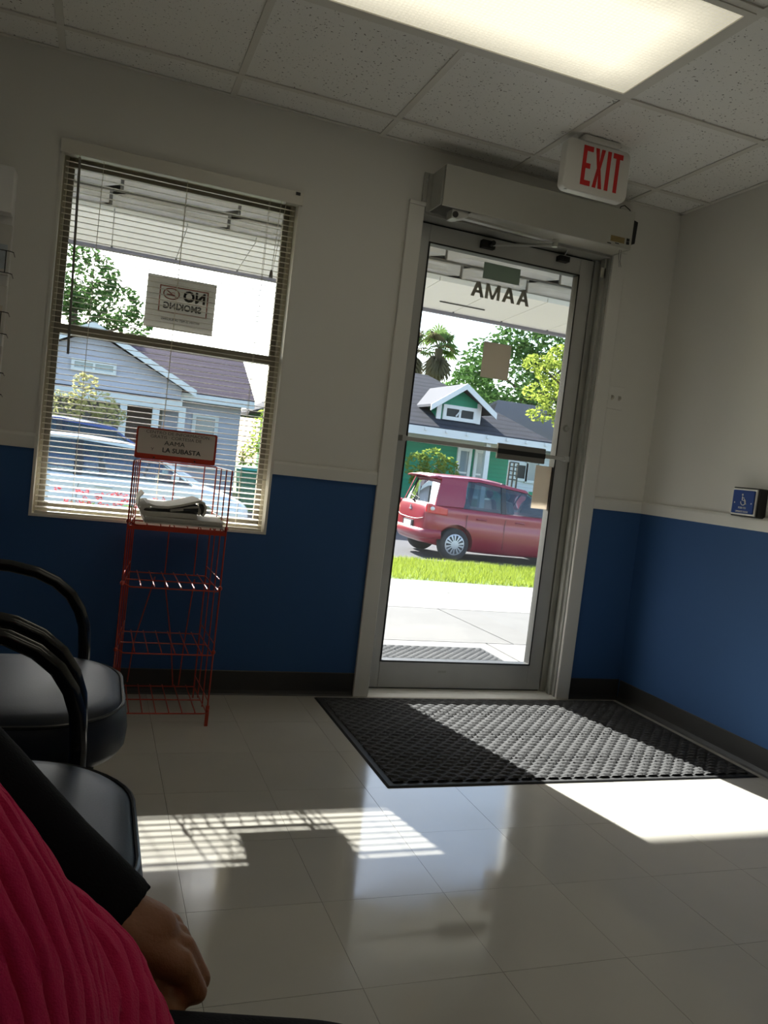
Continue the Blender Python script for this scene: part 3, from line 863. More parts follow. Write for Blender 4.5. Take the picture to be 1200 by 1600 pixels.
low = [(1.852,fz+.010),(1.80,fz+.010),(1.74,fz+.009),(1.69,fz+.007),(1.668,fz+.010),(1.662,fz+.022),(1.672,fz+.034),(1.69,fz+.036)]
part('lower_fold', sheet(low, lambda x: -.362, lambda x: -.12, .016), m_news, nf, smooth=True)
upf = [(1.675,fz+.040),(1.71,fz+.033),(1.75,fz+.034),(1.79,fz+.043),(1.83,fz+.056),(1.855,fz+.064),(1.872,fz+.060),(1.880,fz+.046),(1.879,fz+.028),(1.872,fz+.014)]
part('upper_fold', sheet(upf, lambda x: -.350-.05*(x-1.70), lambda x: -.13, .008), m_news, nf, smooth=True)
inn = [(1.76,fz+.024),(1.80,fz+.031),(1.835,fz+.040),(1.856,fz+.042),(1.862,fz+.030),(1.858,fz+.016)]
part('inner_fold', sheet(inn, lambda x: -.345, lambda x: -.14, .010), m_news, nf, smooth=True)
part('page_photo', MB().hexa([(1.805,-.3465,fz+.026),(1.856,-.3465,fz+.026),(1.856,-.345,fz+.026),(1.805,-.345,fz+.026),(1.805,-.3465,fz+.034),(1.856,-.3465,fz+.040),(1.856,-.345,fz+.040),(1.805,-.345,fz+.034)]), m_newsd, nf)
part('page_edge', sheet([(1.663,fz+.012),(1.652,fz+.030),(1.655,fz+.060),(1.668,fz+.075)], lambda x: -.33, lambda x: -.14, .003), m_news, nf, smooth=True)

# ------------------------------------------------------------------ literature rack on the front wall, left of the window
lr = thing('brochure_rack', 'wall-mounted literature rack with white side and black wire pockets', 'rack', (1.02, -.05, .72))
m_lam = M('white_laminate', (.80,.79,.77), rough=.5)
part('back_board', MB().box(.87, -.05, .72, 1.150, -.002, 1.88), m_lam, lr, bevel=.002)
part('top_panel', MB().box(.87, -.115, 1.72, 1.150, -.05, 1.875), m_lam, lr, bevel=.002)
brz = [1.50, 1.29, 1.08, .90, .76]
for i, z in enumerate(brz):
    for c, x in enumerate((.885, 1.043)):
        w = .112
        p = MB()
        for zz in (z+.01, z+.085):
            p.tube([(x,-.052,zz),(x,-.10,zz+.006),(x+.01,-.112,zz+.006),(x+w,-.112,zz+.006),(x+w+.012,-.10,zz+.006),(x+w+.012,-.052,zz)], .0018, 5)
        p.tube([(x+.02,-.112,z+.016),(x+.02,-.112,z+.091)], .0018, 5); p.tube([(x+w-.01,-.112,z+.016),(x+w-.01,-.112,z+.091)], .0018, 5)
        part('wire_pocket', p, m_blackgloss, lr)
bc = [(.62,.60,.56),(.60,.42,.36),(.45,.50,.55),(.62,.55,.45),(.55,.20,.22)]
for i, z in enumerate(brz):
    for c, x in enumerate((.890, 1.036)):
        col = bc[(i+2*c) % 5]; h = .185 if i < 4 else .13
        row = ['top', 'second', 'third', 'fourth', 'bottom'][i]
        t = thing('brochure', 'folded brochure in the %s row of the wall rack, %s pocket' % (row, 'inner' if c == 0 else 'window-side'), 'brochure', (x+.05, -.08, z+.012), 'brochures in the wall rack')
        part('leaflet', MB().hexa([(x,-.098,z+.012),(x+.118,-.098,z+.012),(x+.118,-.070,z+.012),(x,-.070,z+.012),(x,-.086,z+h),(x+.118,-.086,z+h),(x+.118,-.058,z+h),(x,-.058,z+h)]), M('brochure_stock_%d' % (i % 3), (.66,.64,.6), rough=.5, var=.05), t)
        part('cover_print', MB().hexa([(x+.008,-.0990,z+.03),(x+.11,-.0990,z+.03),(x+.11,-.0975,z+.03),(x+.008,-.0975,z+.03),(x+.008,-.0925,z+h*.62),(x+.11,-.0925,z+h*.62),(x+.11,-.0905,z+h*.62),(x+.008,-.0905,z+h*.62)]), M('cover_print_%d' % ((i+2*c) % 5), col, rough=.5, var=.35, vs=40), t)
# ------------------------------------------------------------------ waiting-room chairs
m_vinyl = M('black_vinyl', (.011,.015,.026), rough=.45, var=.1, vs=12, bump=.10, bs=260, spec=.22)
m_pipe = M('vinyl_piping', (.02,.022,.026), rough=.3)
m_arm = M('black_arm_lacquer', (.006,.006,.007), rough=.18, coat=.6)
def seat_outline(inset, n=10):
    rf, rb = .17, .05; x0, x1, w = -.25+inset, .25-inset, .262-inset
    rf = max(.02, rf-inset*.6); P = []
    for cx, cy, a0, r in [(x1-rf, -w+rf, -pi/2, rf), (x1-rf, w-rf, 0, rf), (x0+rb, w-rb, pi/2, rb), (x0+rb, -w+rb, pi, rb)]:
        for k in range(n+1):
            a = a0+pi/2*k/n; P.append((cx+r*cos(a), cy+r*sin(a)))
    return [(x+.012*max(0, (x-.1)/.15)*(1-(y/w)**2), y) for x, y in P]
def make_chair(label, loc):
    t = thing('waiting_chair', label, 'chair', loc, 'row of black waiting-room chairs')
    lay = [(.03,.345),(.008,.350),(.0,.365),(-.002,.395),(.002,.425),(.010,.444),(.022,.455),(.045,.461),(.09,.464),(.14,.465)]
    mb = MB(); rings = [[(x, y, z) for x, y in seat_outline(i)] for i, z in lay]
    n_ = len(rings[0]); vs = [p for r in rings for p in r]; fs = []
    for i in range(len(rings)-1):
        for k in range(n_): fs.append((i*n_+k, i*n_+(k+1) % n_, (i+1)*n_+(k+1) % n_, (i+1)*n_+k))
    fs.append(tuple(range(n_))[::-1]); fs.append(tuple((len(rings)-1)*n_+k for k in range(n_)))
    mb.add(vs, fs)
    s = part('seat', mb, m_vinyl, t, smooth=True, local=True)
    part('piping', MB().tube([(x, y, .447) for x, y in seat_outline(.009)], .0035, 6, closed=True), m_pipe, s, smooth=True, local=True)
    part('seat_pan', MB().box(-.22, -.22, .325, .20, .22, .346), m_black, t, local=True)
    bk = MB()
    def bf(u, v):
        y = (u-.5)*.50; z = .50+.40*v
        bul = .035*(1-(2*u-1)**4)*(1-(2*v-1)**4)
        return (-.235-.07*v-.05*(1-(2*u-1)**2)+bul, y, z)
    bk.grid(bf, 16, 12)
    o = part('backrest', bk, m_vinyl, t, smooth=True, local=True, fix=False)
    sd = o.modifiers.new('thick', 'SOLIDIFY'); sd.thickness = .04; sd.offset = 1
    for sgn in (-1, 1):
        y = sgn*.279
        path = [(.166,.34),(.167,.40),(.166,.46),(.160,.52),(.146,.56),(.122,.597),(.086,.627),(.04,.648),(-.02,.660),(-.10,.664),(-.18,.655),(-.25,.632)]
        part('armrest', MB().tube([(x, y, z) for x, z in path], .0145, 10, r2=.010, nrm=(1,0,.2)), m_arm, t, smooth=True, local=True)
        part('leg', MB().tube([(.166, y, .36), (.19, y, .18), (.215, y, .0)], .014, 10), m_arm, t, smooth=True, local=True)
        part('leg', MB().tube([(-.25, y, .632), (-.262, y, .40), (-.29, y, .0)], .014, 10), m_arm, t, smooth=True, local=True)
    part('cross_bar', MB().tube([(.15, -.279, .335), (.15, .279, .335)], .011, 8).tube([(-.20, -.279, .335), (-.20, .279, .335)], .011, 8), m_arm, t, smooth=True, local=True)
    return t
ch = make_chair('empty black vinyl armchair nearest the window wall', (1.350, -1.415, 0))
dup(ch, (1.350, -2.085, 0), 'empty black vinyl armchair beside the person in pink')
dup(ch, (1.350, -2.757, 0), 'black vinyl armchair the person in pink sits on')

# ------------------------------------------------------------------ seated person
m_skin = M('brown_skin', (.29,.12,.052), rough=.5, var=.12, vs=30, bump=.25, bs=260)
m_hair = M('dark_hair', (.012,.009,.007), rough=.5, var=.2)
m_blk = M('black_cloth', (.006,.006,.008), rough=.95, var=.2, bump=.4, bs=400, spec=.15)
m_pink = M('pink_knit', (.64,.026,.12), rough=.95, var=.10, vs=90, bump=.5, bs=900, sheen=.1, spec=.1)
pe = thing('person', 'seated person in pink cable-knit vest over black sleeves, hand closed in a fist', 'person', (1.27, -2.757, 0))
V = Vector
hipL, hipR = V((1.20,-2.675,.545)), V((1.20,-2.845,.545))
knL, knR = V((1.70,-2.705,.499)), V((1.66,-2.885,.495))
anL, anR = V((1.68,-2.70,.09)), V((1.63,-2.89,.09))
shL, shR = V((1.23,-2.575,.955)), V((1.23,-2.94,.955))
elL, elR = V((1.375,-2.515,.750)), V((1.36,-2.99,.76))
wrL, wrR = V((1.538,-2.585,.609)), V((1.50,-2.90,.60))
bd = MB()
bd.capsule((1.19,-2.72,.58), .12, (1.19,-2.80,.58), .12); bd.capsule((1.20,-2.757,.60), .12, (1.22,-2.757,.86), .125)
bd.capsule((1.22,-2.69,.89), .09, (1.22,-2.825,.89), .09)
bd.capsule(shL, .058, shR, .058); bd.capsule((1.225,-2.757,.98), .055, (1.245,-2.757,1.08), .052)
bd.ellipsoid((1.275,-2.757,1.185), .098, .076, .118); bd.ellipsoid((1.315,-2.757,1.125), .055, .05, .05)
bd.capsule((1.367,-2.757,1.185), .010, (1.383,-2.757,1.155), .014)          # nose
bd.ellipsoid((1.266,-2.680,1.175), .018, .010, .028); bd.ellipsoid((1.266,-2.834,1.175), .018, .010, .028)
bd.capsule((1.362,-2.74,1.118), .008, (1.362,-2.774,1.118), .008)            # lips
for a, b, c, r0, r1, r2 in [(shL, elL, wrL, .05, .04, .027), (shR, elR, wrR, .05, .04, .027), (hipL, knL, anL, .085, .058, .042), (hipR, knR, anR, .085, .058, .042)]:
    bd.capsule(a, r0, b, r1); bd.capsule(b, r1, c, r2)
for an in (anL, anR): bd.capsule(an+V((-.02,0,-.04)), .04, an+V((.15,0,-.055)), .032)
# left hand: closed fist, thumb against the index finger
def fist(wr, fx, sd):
    """wr wrist, fx unit vector along the back of the hand, sd +1 if the thumb points to -y"""
    dn = V((-.50, 0, -.866)); k0 = wr+fx*.068
    bd.capsule(wr, .026, wr+fx*.035+V((0,-.006*sd,-.004)), .028)
    for i in range(4):
        off = V((0, -sd*(.026-.0175*i), 0)); drop = V((0,0,-.0025*abs(i-1.2)))
        ks = k0+off+drop-fx*(.004*abs(i-1))
        bd.capsule(wr+off*.55+fx*.012, .020, ks-V((0,0,.004)), .0125)
        L1, L2, L3 = [(.035,.024,.018),(.038,.025,.019),(.035,.023,.018),(.029,.019,.016)][i]
        d1 = (fx*.45+V((.18,0,-.9))).normalized(); d2 = (-fx*.75+V((-.25,0,-.40))).normalized(); d3 = (-fx*.55+V((-.1,0,.62))).normalized()
        p1 = ks+d1*L1*.85; p2 = p1+d2*L2; p3 = p2+d3*L3*.7
        bd.capsule(ks, .0104, p1, .0095); bd.capsule(p1, .0095, p2, .0088); bd.capsule(p2, .0088, p3, .008)
    t0 = wr+fx*.014+V((0,-sd*.020,-.016)); t1 = t0+fx*.020+V((.000,-sd*.016,-.022)); t2 = t1+fx*.028+V((.004,-sd*.004,-.012)); t3 = t2+fx*.018+V((.004,sd*.004,-.004))
    bd.capsule(t0, .017, t1, .0128); bd.capsule(t1, .0118, t2, .0105); bd.capsule(t2, .0105, t3, .0088)
fist(V((1.540,-2.590,.616)), V((.80,-.08,-.30)).normalized(), 1)
fist(wrR, V((.93,.1,-.33)).normalized(), -1)
o = part('body', bd, m_skin, pe, smooth=True, fix=False)
r = o.modifiers.new('join', 'REMESH'); r.mode = 'VOXEL'; r.voxel_size = .0026; r.use_smooth_shade = True
sm_ = o.modifiers.new('soft', 'SMOOTH'); sm_.factor = .5; sm_.iterations = 3
def cloth(name, mb, mat, vox=.007, it=4):
    o = part(name, mb, mat, pe, smooth=True, fix=False)
    r = o.modifiers.new('join', 'REMESH'); r.mode = 'VOXEL'; r.voxel_size = vox; r.use_smooth_shade = True
    q = o.modifiers.new('soft', 'SMOOTH'); q.factor = .5; q.iterations = it
    return o
sh = MB()
sh.capsule((1.19,-2.72,.60), .132, (1.19,-2.80,.60), .132); sh.capsule((1.20,-2.757,.62), .135, (1.22,-2.757,.86), .138)
sh.capsule((1.22,-2.69,.89), .102, (1.22,-2.825,.89), .102); sh.capsule(shL, .07, shR, .07)
sh.capsule(shL, .062, elL, .048)
ax = (wrL-elL).normalized()
sh.tube([elL-ax*.03, elL, elL+(wrL-elL)*.35, elL+(wrL-elL)*.7, wrL+ax*.008, wrL+ax*.012], [.040,.048,.046,.043,.044,.043], 20)
sh.capsule(shR, .066, elR, .056); sh.tube([elR, elR+(wrR-elR)*.5, wrR], [.052,.047,.041], 18)
cloth('black_top', sh, m_blk, .006)
vs_ = MB(); vs_.capsule((1.19,-2.72,.60), .142, (1.19,-2.80,.60), .142); vs_.capsule((1.20,-2.757,.62), .146, (1.22,-2.757,.86), .149)
vs_.capsule((1.22,-2.68,.89), .114, (1.22,-2.835,.89), .114); vs_.capsule((1.225,-2.66,.955), .079, (1.225,-2.855,.955), .079)
cloth('knit_vest', vs_, m_pink, .006)
tr = MB()
for a, b, c in [(hipL, knL, anL), (hipR, knR, anR)]:
    tr.capsule(a, .100, b, .074); tr.tube([b, b+(c-b)*.5, c+V((0,0,-.02))], [.074,.066,.056], 18)
tr.capsule((1.18,-2.71,.57), .128, (1.18,-2.81,.57), .128)
cloth('trousers', tr, m_blk, .007)
sho = MB()
for an in (anL, anR): sho.capsule(an+V((-.02,0,-.042)), .047, an+V((.16,0,-.052)), .038)
cloth('shoes', sho, m_black, .006)
hr_ = MB(); hr_.ellipsoid((1.255,-2.757,1.205), .105, .088, .115); hr_.ellipsoid((1.20,-2.757,1.10), .06, .08, .10)
cloth('hair', hr_, m_hair, .007)
eyes = MB(); eyes.ellipsoid((1.358,-2.727,1.188), .010, .013, .008); eyes.ellipsoid((1.358,-2.787,1.188), .010, .013, .008)
part('eyes', eyes, m_hair, pe, smooth=True)
# cable-knit front of the vest: two thick rolls of ribbed knit bunched over belly and lap
def roll(path, rad, nrib, nu, nv, seed, flat=1.0, twist=.5, wr=.0):
    P = [V(p) for p in path]
    def cr(tt):     # catmull-rom
        m = len(P)-1; x = min(max(tt*m, 0), m-1e-6); i = int(x); f_ = x-i
        a, b, c, d = P[max(i-1,0)], P[i], P[i+1], P[min(i+2,m)]
        ra, rb = rad[i], rad[i+1]
        return .5*((2*b)+(c-a)*f_+(2*a-5*b+4*c-d)*f_*f_+(3*b-3*c+d-a)*f_**3), ra+(rb-ra)*(f_*f_*(3-2*f_))
    fr = []; prev = V((0,-1,.3))
    for j in range(nv+1):
        tt = j/nv; c, r_ = cr(tt); c2, _ = cr(min(1, tt+.01)); c1, _ = cr(max(0, tt-.01))
        t_ = (c2-c1).normalized(); a = (prev-t_*prev.dot(t_)).normalized(); prev = a
        e = min(1, math.sqrt(max(1e-4, 1-max(0, (abs(tt-.5)-.42)/.08)**2)))
        fr.append((c, r_*e, a, t_.cross(a)))
    mb = MB()
    def fn(u, v):
        j = int(round(v*nv)); c, r_, a, b = fr[j]
        th = 2*pi*u
        ph = (u*nrib+twist*v*3+.36*sin(v*21+seed)+.28*sin(v*9+th*2)) % 1-.5
        gro = -math.exp(-(ph/.13)**2)*.0048
        cable = .0016*sin(v*70+math.floor(u*nrib)*2.1)*(1-abs(ph*2))
        wrk = wr*sin(v*38+2.2*sin(th+seed))*(.5+.5*cos(th*1.0+seed))
        big = .006*sin(th*2+v*4+seed)+.004*sin(th*3-v*7)
        rr = r_*(1+0)+gro+cable+wrk+big*(r_/.1)
        return c+a*(rr*cos(th))+b*(rr*flat*sin(th))
    mb.grid(fn, nu, nv, loopu=True)
    n_ = nu
    mb.f.append(tuple(range(n_))[::-1]); mb.f.append(tuple(nv*n_+k for k in range(n_)))
    return mb
wrap = part('knit_front', roll([(1.20,-2.74,1.00),(1.275,-2.80,.868),(1.382,-2.825,.785),(1.438,-2.845,.712),(1.444,-2.865,.63),(1.42,-2.88,.56)], [.085,.092,.094,.090,.082,.07], 46, 520, 220, 1.3, twist=-2.6), m_pink, pe, smooth=True, fix=False)
part('knit_fold', roll([(1.345,-2.73,.80),(1.426,-2.745,.715),(1.497,-2.772,.655),(1.528,-2.80,.590),(1.48,-2.82,.54)], [.05,.062,.066,.060,.045], 20, 280, 150, 4.1, wr=.003, twist=-1.6), m_pink, wrap, smooth=True, fix=False)
# ------------------------------------------------------------------ porch and ground outside
m_conc = M('pale_concrete', (.215,.205,.192), spec=.1, rough=.9, var=.12, vs=4, bump=.3, bs=90)  # paler slabs on both sides of the grey strip
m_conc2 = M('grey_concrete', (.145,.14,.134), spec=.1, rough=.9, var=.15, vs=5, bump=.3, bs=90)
m_road = M('asphalt', (.10,.10,.105), spec=.05, rough=.95, var=.15, vs=12, bump=.4, bs=80)
m_soil = M('lawn_soil', (.10,.16,.02), rough=1, var=.3, vs=8)
m_stone = M('painted_stone_block', (.50,.465,.415), rough=.85, var=.14, vs=9, bump=.6, bs=25)
m_awn = M('cream_awning_metal', (.74,.71,.63), rough=.5, var=.02)
pv = struct('pavement', MB().box(-4, .14, -.5, 13, 5.35, -.34), m_conc2, 'concrete pavement outside the door')
def zg(y):
    P = [(.14,-.03),(1.22,-.03),(2.45,-.055),(5.35,-.27)]
    for (a, za_), (b, zb2) in zip(P, P[1:]):
        if y <= b: return za_+(zb2-za_)*(y-a)/(b-a)
    return -.27
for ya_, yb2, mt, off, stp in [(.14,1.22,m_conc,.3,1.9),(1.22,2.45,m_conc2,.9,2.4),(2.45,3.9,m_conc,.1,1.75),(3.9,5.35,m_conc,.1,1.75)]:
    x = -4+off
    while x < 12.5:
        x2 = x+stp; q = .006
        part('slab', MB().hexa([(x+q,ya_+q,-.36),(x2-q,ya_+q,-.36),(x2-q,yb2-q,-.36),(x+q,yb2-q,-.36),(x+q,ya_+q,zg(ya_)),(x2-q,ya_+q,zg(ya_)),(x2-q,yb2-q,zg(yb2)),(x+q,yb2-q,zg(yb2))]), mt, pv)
        x = x2
vg = MB().hexa([(-8,5.35,-.6),(16,5.35,-.6),(16,8.0,-.6),(-8,8.0,-.6),(-8,5.35,-.27),(16,5.35,-.27),(16,8.0,-.36),(-8,8.0,-.36)])
struct('verge', vg, m_soil, 'grass verge between pavement and street')
struct('kerb', MB().box(-30, 8.0, -.7, 50, 8.16, -.35), m_conc2, 'concrete kerb along the street', bevel=.02)
struct('road', MB().box(-40, 8.16, -.8, 60, 15.0, -.52), m_road, 'asphalt street')
struct('far_kerb', MB().box(-40, 15.0, -.8, 60, 15.15, -.40), m_conc2, 'concrete kerb across the street')
struct('far_lawn', MB().box(-60, 15.15, -.8, 90, 90, -.42), m_soil, 'front lawns across the street')
def leafmat(name, col, tr=.45, var=.25):
    m = bpy.data.materials.new(name); m.use_nodes = True
    n = m.node_tree; n.nodes.clear(); L = n.links
    o = n.nodes.new('ShaderNodeOutputMaterial'); d = n.nodes.new('ShaderNodeBsdfDiffuse'); t = n.nodes.new('ShaderNodeBsdfTranslucent')
    tc = n.nodes.new('ShaderNodeTexCoord'); nz = n.nodes.new('ShaderNodeTexNoise'); nz.inputs['Scale'].default_value = 2.5
    L.new(tc.outputs['Object'], nz.inputs['Vector'])
    mx = n.nodes.new('ShaderNodeMix'); mx.data_type = 'RGBA'
    mx.inputs[6].default_value = tuple(c*(1-var) for c in col)+(1,); mx.inputs[7].default_value = tuple(min(1,c*(1+var)) for c in col)+(1,)
    L.new(nz.outputs[0], mx.inputs[0]); L.new(mx.outputs[2], d.inputs[0]); L.new(mx.outputs[2], t.inputs[0])
    ms = n.nodes.new('ShaderNodeMixShader'); ms.inputs[0].default_value = tr
    L.new(d.outputs[0], ms.inputs[1]); L.new(t.outputs[0], ms.inputs[2]); L.new(ms.outputs[0], o.inputs[0])
    return m
m_grass = leafmat('grass_blades', (.20,.25,.03), .5)
R = random.Random(3)
gb = MB()
for i in range(42000):
    x = R.uniform(-3, 12.5) if i % 4 else R.uniform(3.5, 9.5); y = R.uniform(5.33, 8.02)
    z = -.27-.09*(y-5.35)/2.65; h = R.uniform(.035,.08); a = R.uniform(0, 2*pi); w = .006
    lx, ly = R.gauss(0,.025), R.gauss(0,.025)
    n_ = len(gb.v)
    gb.v += [(x-w*cos(a), y-w*sin(a), z-.01), (x+w*cos(a), y+w*sin(a), z-.01), (x+lx, y+ly, z+h)]
    gb.f.append((n_, n_+1, n_+2))
o = single('grass', 'short sunlit grass on the verge by the street', 'grass', gb, m_grass, fix=False); o['kind'] = 'stuff'

# porch: stone beam, awning, soffit
bmx = struct('porch_beam', MB().box(-3.5, 1.378, 2.1905, 9.5, 1.57, 2.80), M('beam_mortar', (.20,.185,.165), rough=.9, var=.1), 'beam faced with painted stone blocks above the entrance')
rows = [(2.192,2.272,.0),(2.288,2.405,.37),(2.421,2.58,.12),(2.596,2.78,.5)]
for z0, z1, off in rows:
    x = -3.4+off
    while x < 9.2:
        w = R.choice((.46,.62,.80)); d = R.uniform(.0,.018)
        nb = MB(); e = .012
        nb.hexa([(x,1.35,z0),(x+w-.018,1.35,z0),(x+w-.018,1.39,z0),(x,1.40,z0),(x,1.35,z1),(x+w-.018,1.35,z1),(x+w-.018,1.39,z1),(x,1.39,z1)])
        nb2 = MB().hexa([(x,1.36,z0),(x+w-.018,1.36,z0),(x+w-.018+0,1.39,z0),(x,1.40,z0),(x,1.36,z1),(x+w-.018,1.36,z1),(x+w-.018,1.39,z1),(x,1.39,z1)])
        def face(u, v, x=x, w=w, z0=z0, z1=z1, d=d):
            bul = (1-(2*u-1)**6)*(1-(2*v-1)**6)
            return (x+(w-.018)*u, 1.36-(.018+d)*bul-.005*bul*sin(7*u+9*v+x*5), z0+(z1-z0)*v)
        nb2.grid(face, 8, 5)
        part('stone_block', nb2, m_stone, bmx, fix=False)
        x += w
struct('porch_soffit', MB().box(-3.5, .14, 2.70, 9.5, 1.345, 2.75), m_awn, 'pale soffit between wall and beam')
aw = thing('awning', 'cream metal panel awning over the pavement outside', 'awning', (3.0, 1.95, 2.17))
for k in range(34):
    x = -3.4+k*.375
    part('awning_panel', MB().hexa([(x+.002,1.342,2.155),(x+.373,1.342,2.155),(x+.373,1.975,2.112),(x+.002,1.975,2.112),(x+.002,1.342,2.18),(x+.373,1.342,2.18),(x+.373,1.975,2.135),(x+.002,1.975,2.135)]), m_awn, aw)
part('gap_light_cover', MB().hexa([(-3.4,1.345,2.1805),(9.35,1.345,2.1805),(9.35,1.974,2.136),(-3.4,1.974,2.136),(-3.4,1.345,2.187),(9.35,1.345,2.187),(9.35,1.974,2.142),(-3.4,1.974,2.142)]), m_awn, aw)  # added unseen above the panels to stop light leaking through their gaps
part('edge_fascia', MB().box(-3.4, 1.976, 2.09, 9.35, 2.0, 2.19), M('awning_edge_grey', (.22,.21,.24), rough=.5), aw)
for k in range(34): part('rivet', MB().ellipsoid((-3.40+k*.375, 1.955, 2.112), .007, .007, .004, 8, 6), m_black, aw)
pts = [at(u, v, 1.75) for u, v in [(690,447),(712,452),(727,457),(740,459),(760,462)]]
pts = [V((p.x, 1.75, 2.122)) for p in pts]
single('overhead_cable', 'thin dark cable running along the underside of the awning', 'cable', MB().tube(pts, .004, 6), m_black)

# ------------------------------------------------------------------ cars
m_carglass = glass('car_glass', (.62,.70,.72), ior=1.5)
m_rearglass = glass('privacy_glass', (.12,.13,.14), ior=2.0)
m_tyre = M('tyre_rubber', (.02,.02,.021), rough=.8, var=.1)
m_hub = M('silver_hubcap', (.52,.52,.54), rough=.35, metal=.4)
m_int = M('car_interior', (.035,.04,.05), rough=.8)
m_seatg = M('grey_car_seat', (.16,.17,.19), rough=.9)
m_trim = M('black_car_trim', (.015,.015,.016), rough=.4)
m_plate = M('licence_plate', (.66,.66,.66), rough=.5, var=.1, vs=40)
m_lampr = M('tail_lamp_red', (.50,.02,.02), rough=.15, coat=1)
m_lampw = M('lamp_clear', (.62,.58,.56), rough=.12, coat=1)
def car(label, loc, paint, L=3.8, Wd=1.66, sz=1.0, rear=False, group=None, name='hatchback_car', hd=2.36, wbx=3.0, pk=1.55):
    t = thing(name, label, 'car', loc, group)
    fx = L/3.8; hw = Wd/2; k = hw/.83
    # stations: x, z bottom, z top, half width bottom, half width waist, half width top
    ST = [(.03,.34,.66,.50,.56,.50),(.06,.27,.92,.62,.70,.60),(.14,.24,.965,.70,.77,.68),(.30,.235,.965,.76,.815,.74),(.62,.17,.945,.79,.83,.765),(1.2,.14,.925,.80,.83,.775),
          (1.9,.13,.905,.80,.83,.78),(2.6,.14,.90,.80,.83,.775),(3.0,.17,.905,.79,.825,.76),(3.3,.22,.845,.77,.81,.70),(3.58,.24,.745,.70,.76,.60),(3.72,.27,.66,.60,.66,.50),(3.79,.33,.55,.45,.50,.40)]
    rings = []
    for x, zb, zt, wb, wm, wt in ST:
        h = zt-zb
        half = [(0,zb),(wb*.6,zb),(wb*.93,zb+.01),(wb,zb+.05),((wb+wm)/2+.012,zb+h*.22),(wm,zb+h*.45),(wm-.004,zb+h*.62),(wm-.022,zb+h*.70),(wm-.020,zb+h*.82),((wm+wt)/2+.01,zb+h*.93),(wt,zt),(wt*.7,zt+.012),(0,zt+.02)]
        full = half+[(-y, z) for y, z in half[-2:0:-1]]
        rings.append([(x*fx, y*k, z*sz) for y, z in full])
    n_ = len(rings[0]); mb = MB(); vs = [p for r_ in rings for p in r_]; fs = []
    for i in range(len(rings)-1):
        for q in range(n_): fs.append((i*n_+q, i*n_+(q+1) % n_, (i+1)*n_+(q+1) % n_, (i+1)*n_+q))
    fs.append(tuple(range(n_))[::-1]); fs.append(tuple((len(rings)-1)*n_+q for q in range(n_)))
    mb.add(vs, fs)
    wr_ = .285*sz; wx = (.62*fx, 3.06*fx)
    body = part('body', mb, paint, t, smooth=True, local=True)
    sb = body.modifiers.new('s', 'SUBSURF'); sb.levels = 2; sb.render_levels = 2
    cut = []
    for x in wx:
        for sgn in (-1, 1):
            c = MB().lathe([(.345*sz,-.17),(.345*sz,.17)], (x, sgn*(hw-.03), wr_+.01), 'y', 36)
            cut.append(c)
    cm_ = MB()
    for c in cut: cm_.add(c.v, c.f)
    co = link('cutter', cm_.mesh('cutter'), None)
    bo = body.modifiers.new('b', 'BOOLEAN'); bo.operation = 'DIFFERENCE'; bo.object = co; bo.solver = 'EXACT'
    body_parent = body.parent; body.parent = None; body.location = (0,0,0)
    bpy.context.view_layer.update()
    dg = bpy.context.evaluated_depsgraph_get()
    nm = bpy.data.meshes.new_from_object(body.evaluated_get(dg))
    body.modifiers.clear(); body.data = nm; nm.name = 'body'
    if not nm.materials: nm.materials.append(paint)
    nm.polygons.foreach_set('use_smooth', [True]*len(nm.polygons))
    try: nm.set_sharp_from_angle(angle=radians(40))
    except Exception: pass
    body.parent = body_parent; bpy.data.objects.remove(co)
    # greenhouse: side surface y(x,z)
    zr = 1.50*sz
    def ys(x, z): return (.775-.16*max(0, (z/sz-.92)/.55)**1.15)*k
    def zroof(x):
        q = x/fx
        return (1.505-.055*max(0,(pk-q)/1.25)**2-.10*max(0,(q-pk)/.85)**2.1)*sz
    zh = zroof(hd*fx)/sz-.04
    def side(poly, nm, mt, th, par, out_=0.0):
        for sgn in (-1, 1):
            m_ = MB()
            a = [(x*fx, sgn*(ys(x*fx, z*sz)+out_), z*sz) for x, z in poly]; b = [(x, y-sgn*th, z) for x, y, z in a]
            n2 = len(a); m_.add(a+b, [tuple(range(n2)), tuple(range(n2, 2*n2))[::-1]]+[(i, (i+1) % n2, n2+(i+1) % n2, n2+i) for i in range(n2)])
            part(nm, m_, mt, par, local=True, bevel=.004 if th > .03 else 0)
    side([(.19,.94),(.74,.94),(.77,1.05),(.80,1.30),(.84,1.42),(.60,1.44),(.325,1.43)], 'rear_pillar', paint, .05, t, .002)
    side([(1.50,.90),(1.60,.90),(1.585,1.44),(1.50,1.44)], 'door_pillar', m_trim, .04, t, .002)
    side([(hd,zh),(hd-.06,zh+.03),(wbx-.05,.93),(wbx+.06,.90),(wbx+.10,.93)], 'windscreen_pillar', paint, .05, t, .004)
    side([(.60,1.42),(1.0,1.415),(pk,1.425),(hd-.02,zh-.015),(hd+.04,zh),(hd-.03,zh+.04),(pk,1.475),(.5,1.455)], 'roof_rail', paint, .06, t, .004)
    side([(.72,.93),(1.55,.905),(1.55,1.43),(.82,1.42),(.77,1.28)], 'side_window', m_carglass, .006, t, -.012)
    side([(1.55,.905),(wbx-.02,.90),(hd,zh),(1.55,1.425 if pk > 1.4 else 1.415)], 'side_window', m_carglass, .006, t, -.012)
    rf = MB()
    def rfn(u, v):
        x = (.24+(hd-.20)*u)*fx; q = 2*v-1; z = zroof(x); w = ys(x, 1.43*sz)-.0
        return (x, q*w, z-.055*sz*abs(q)**3.2)
    rf.grid(rfn, 18, 14)
    o = part('roof', rf, paint, t, smooth=True, local=True, fix=False)
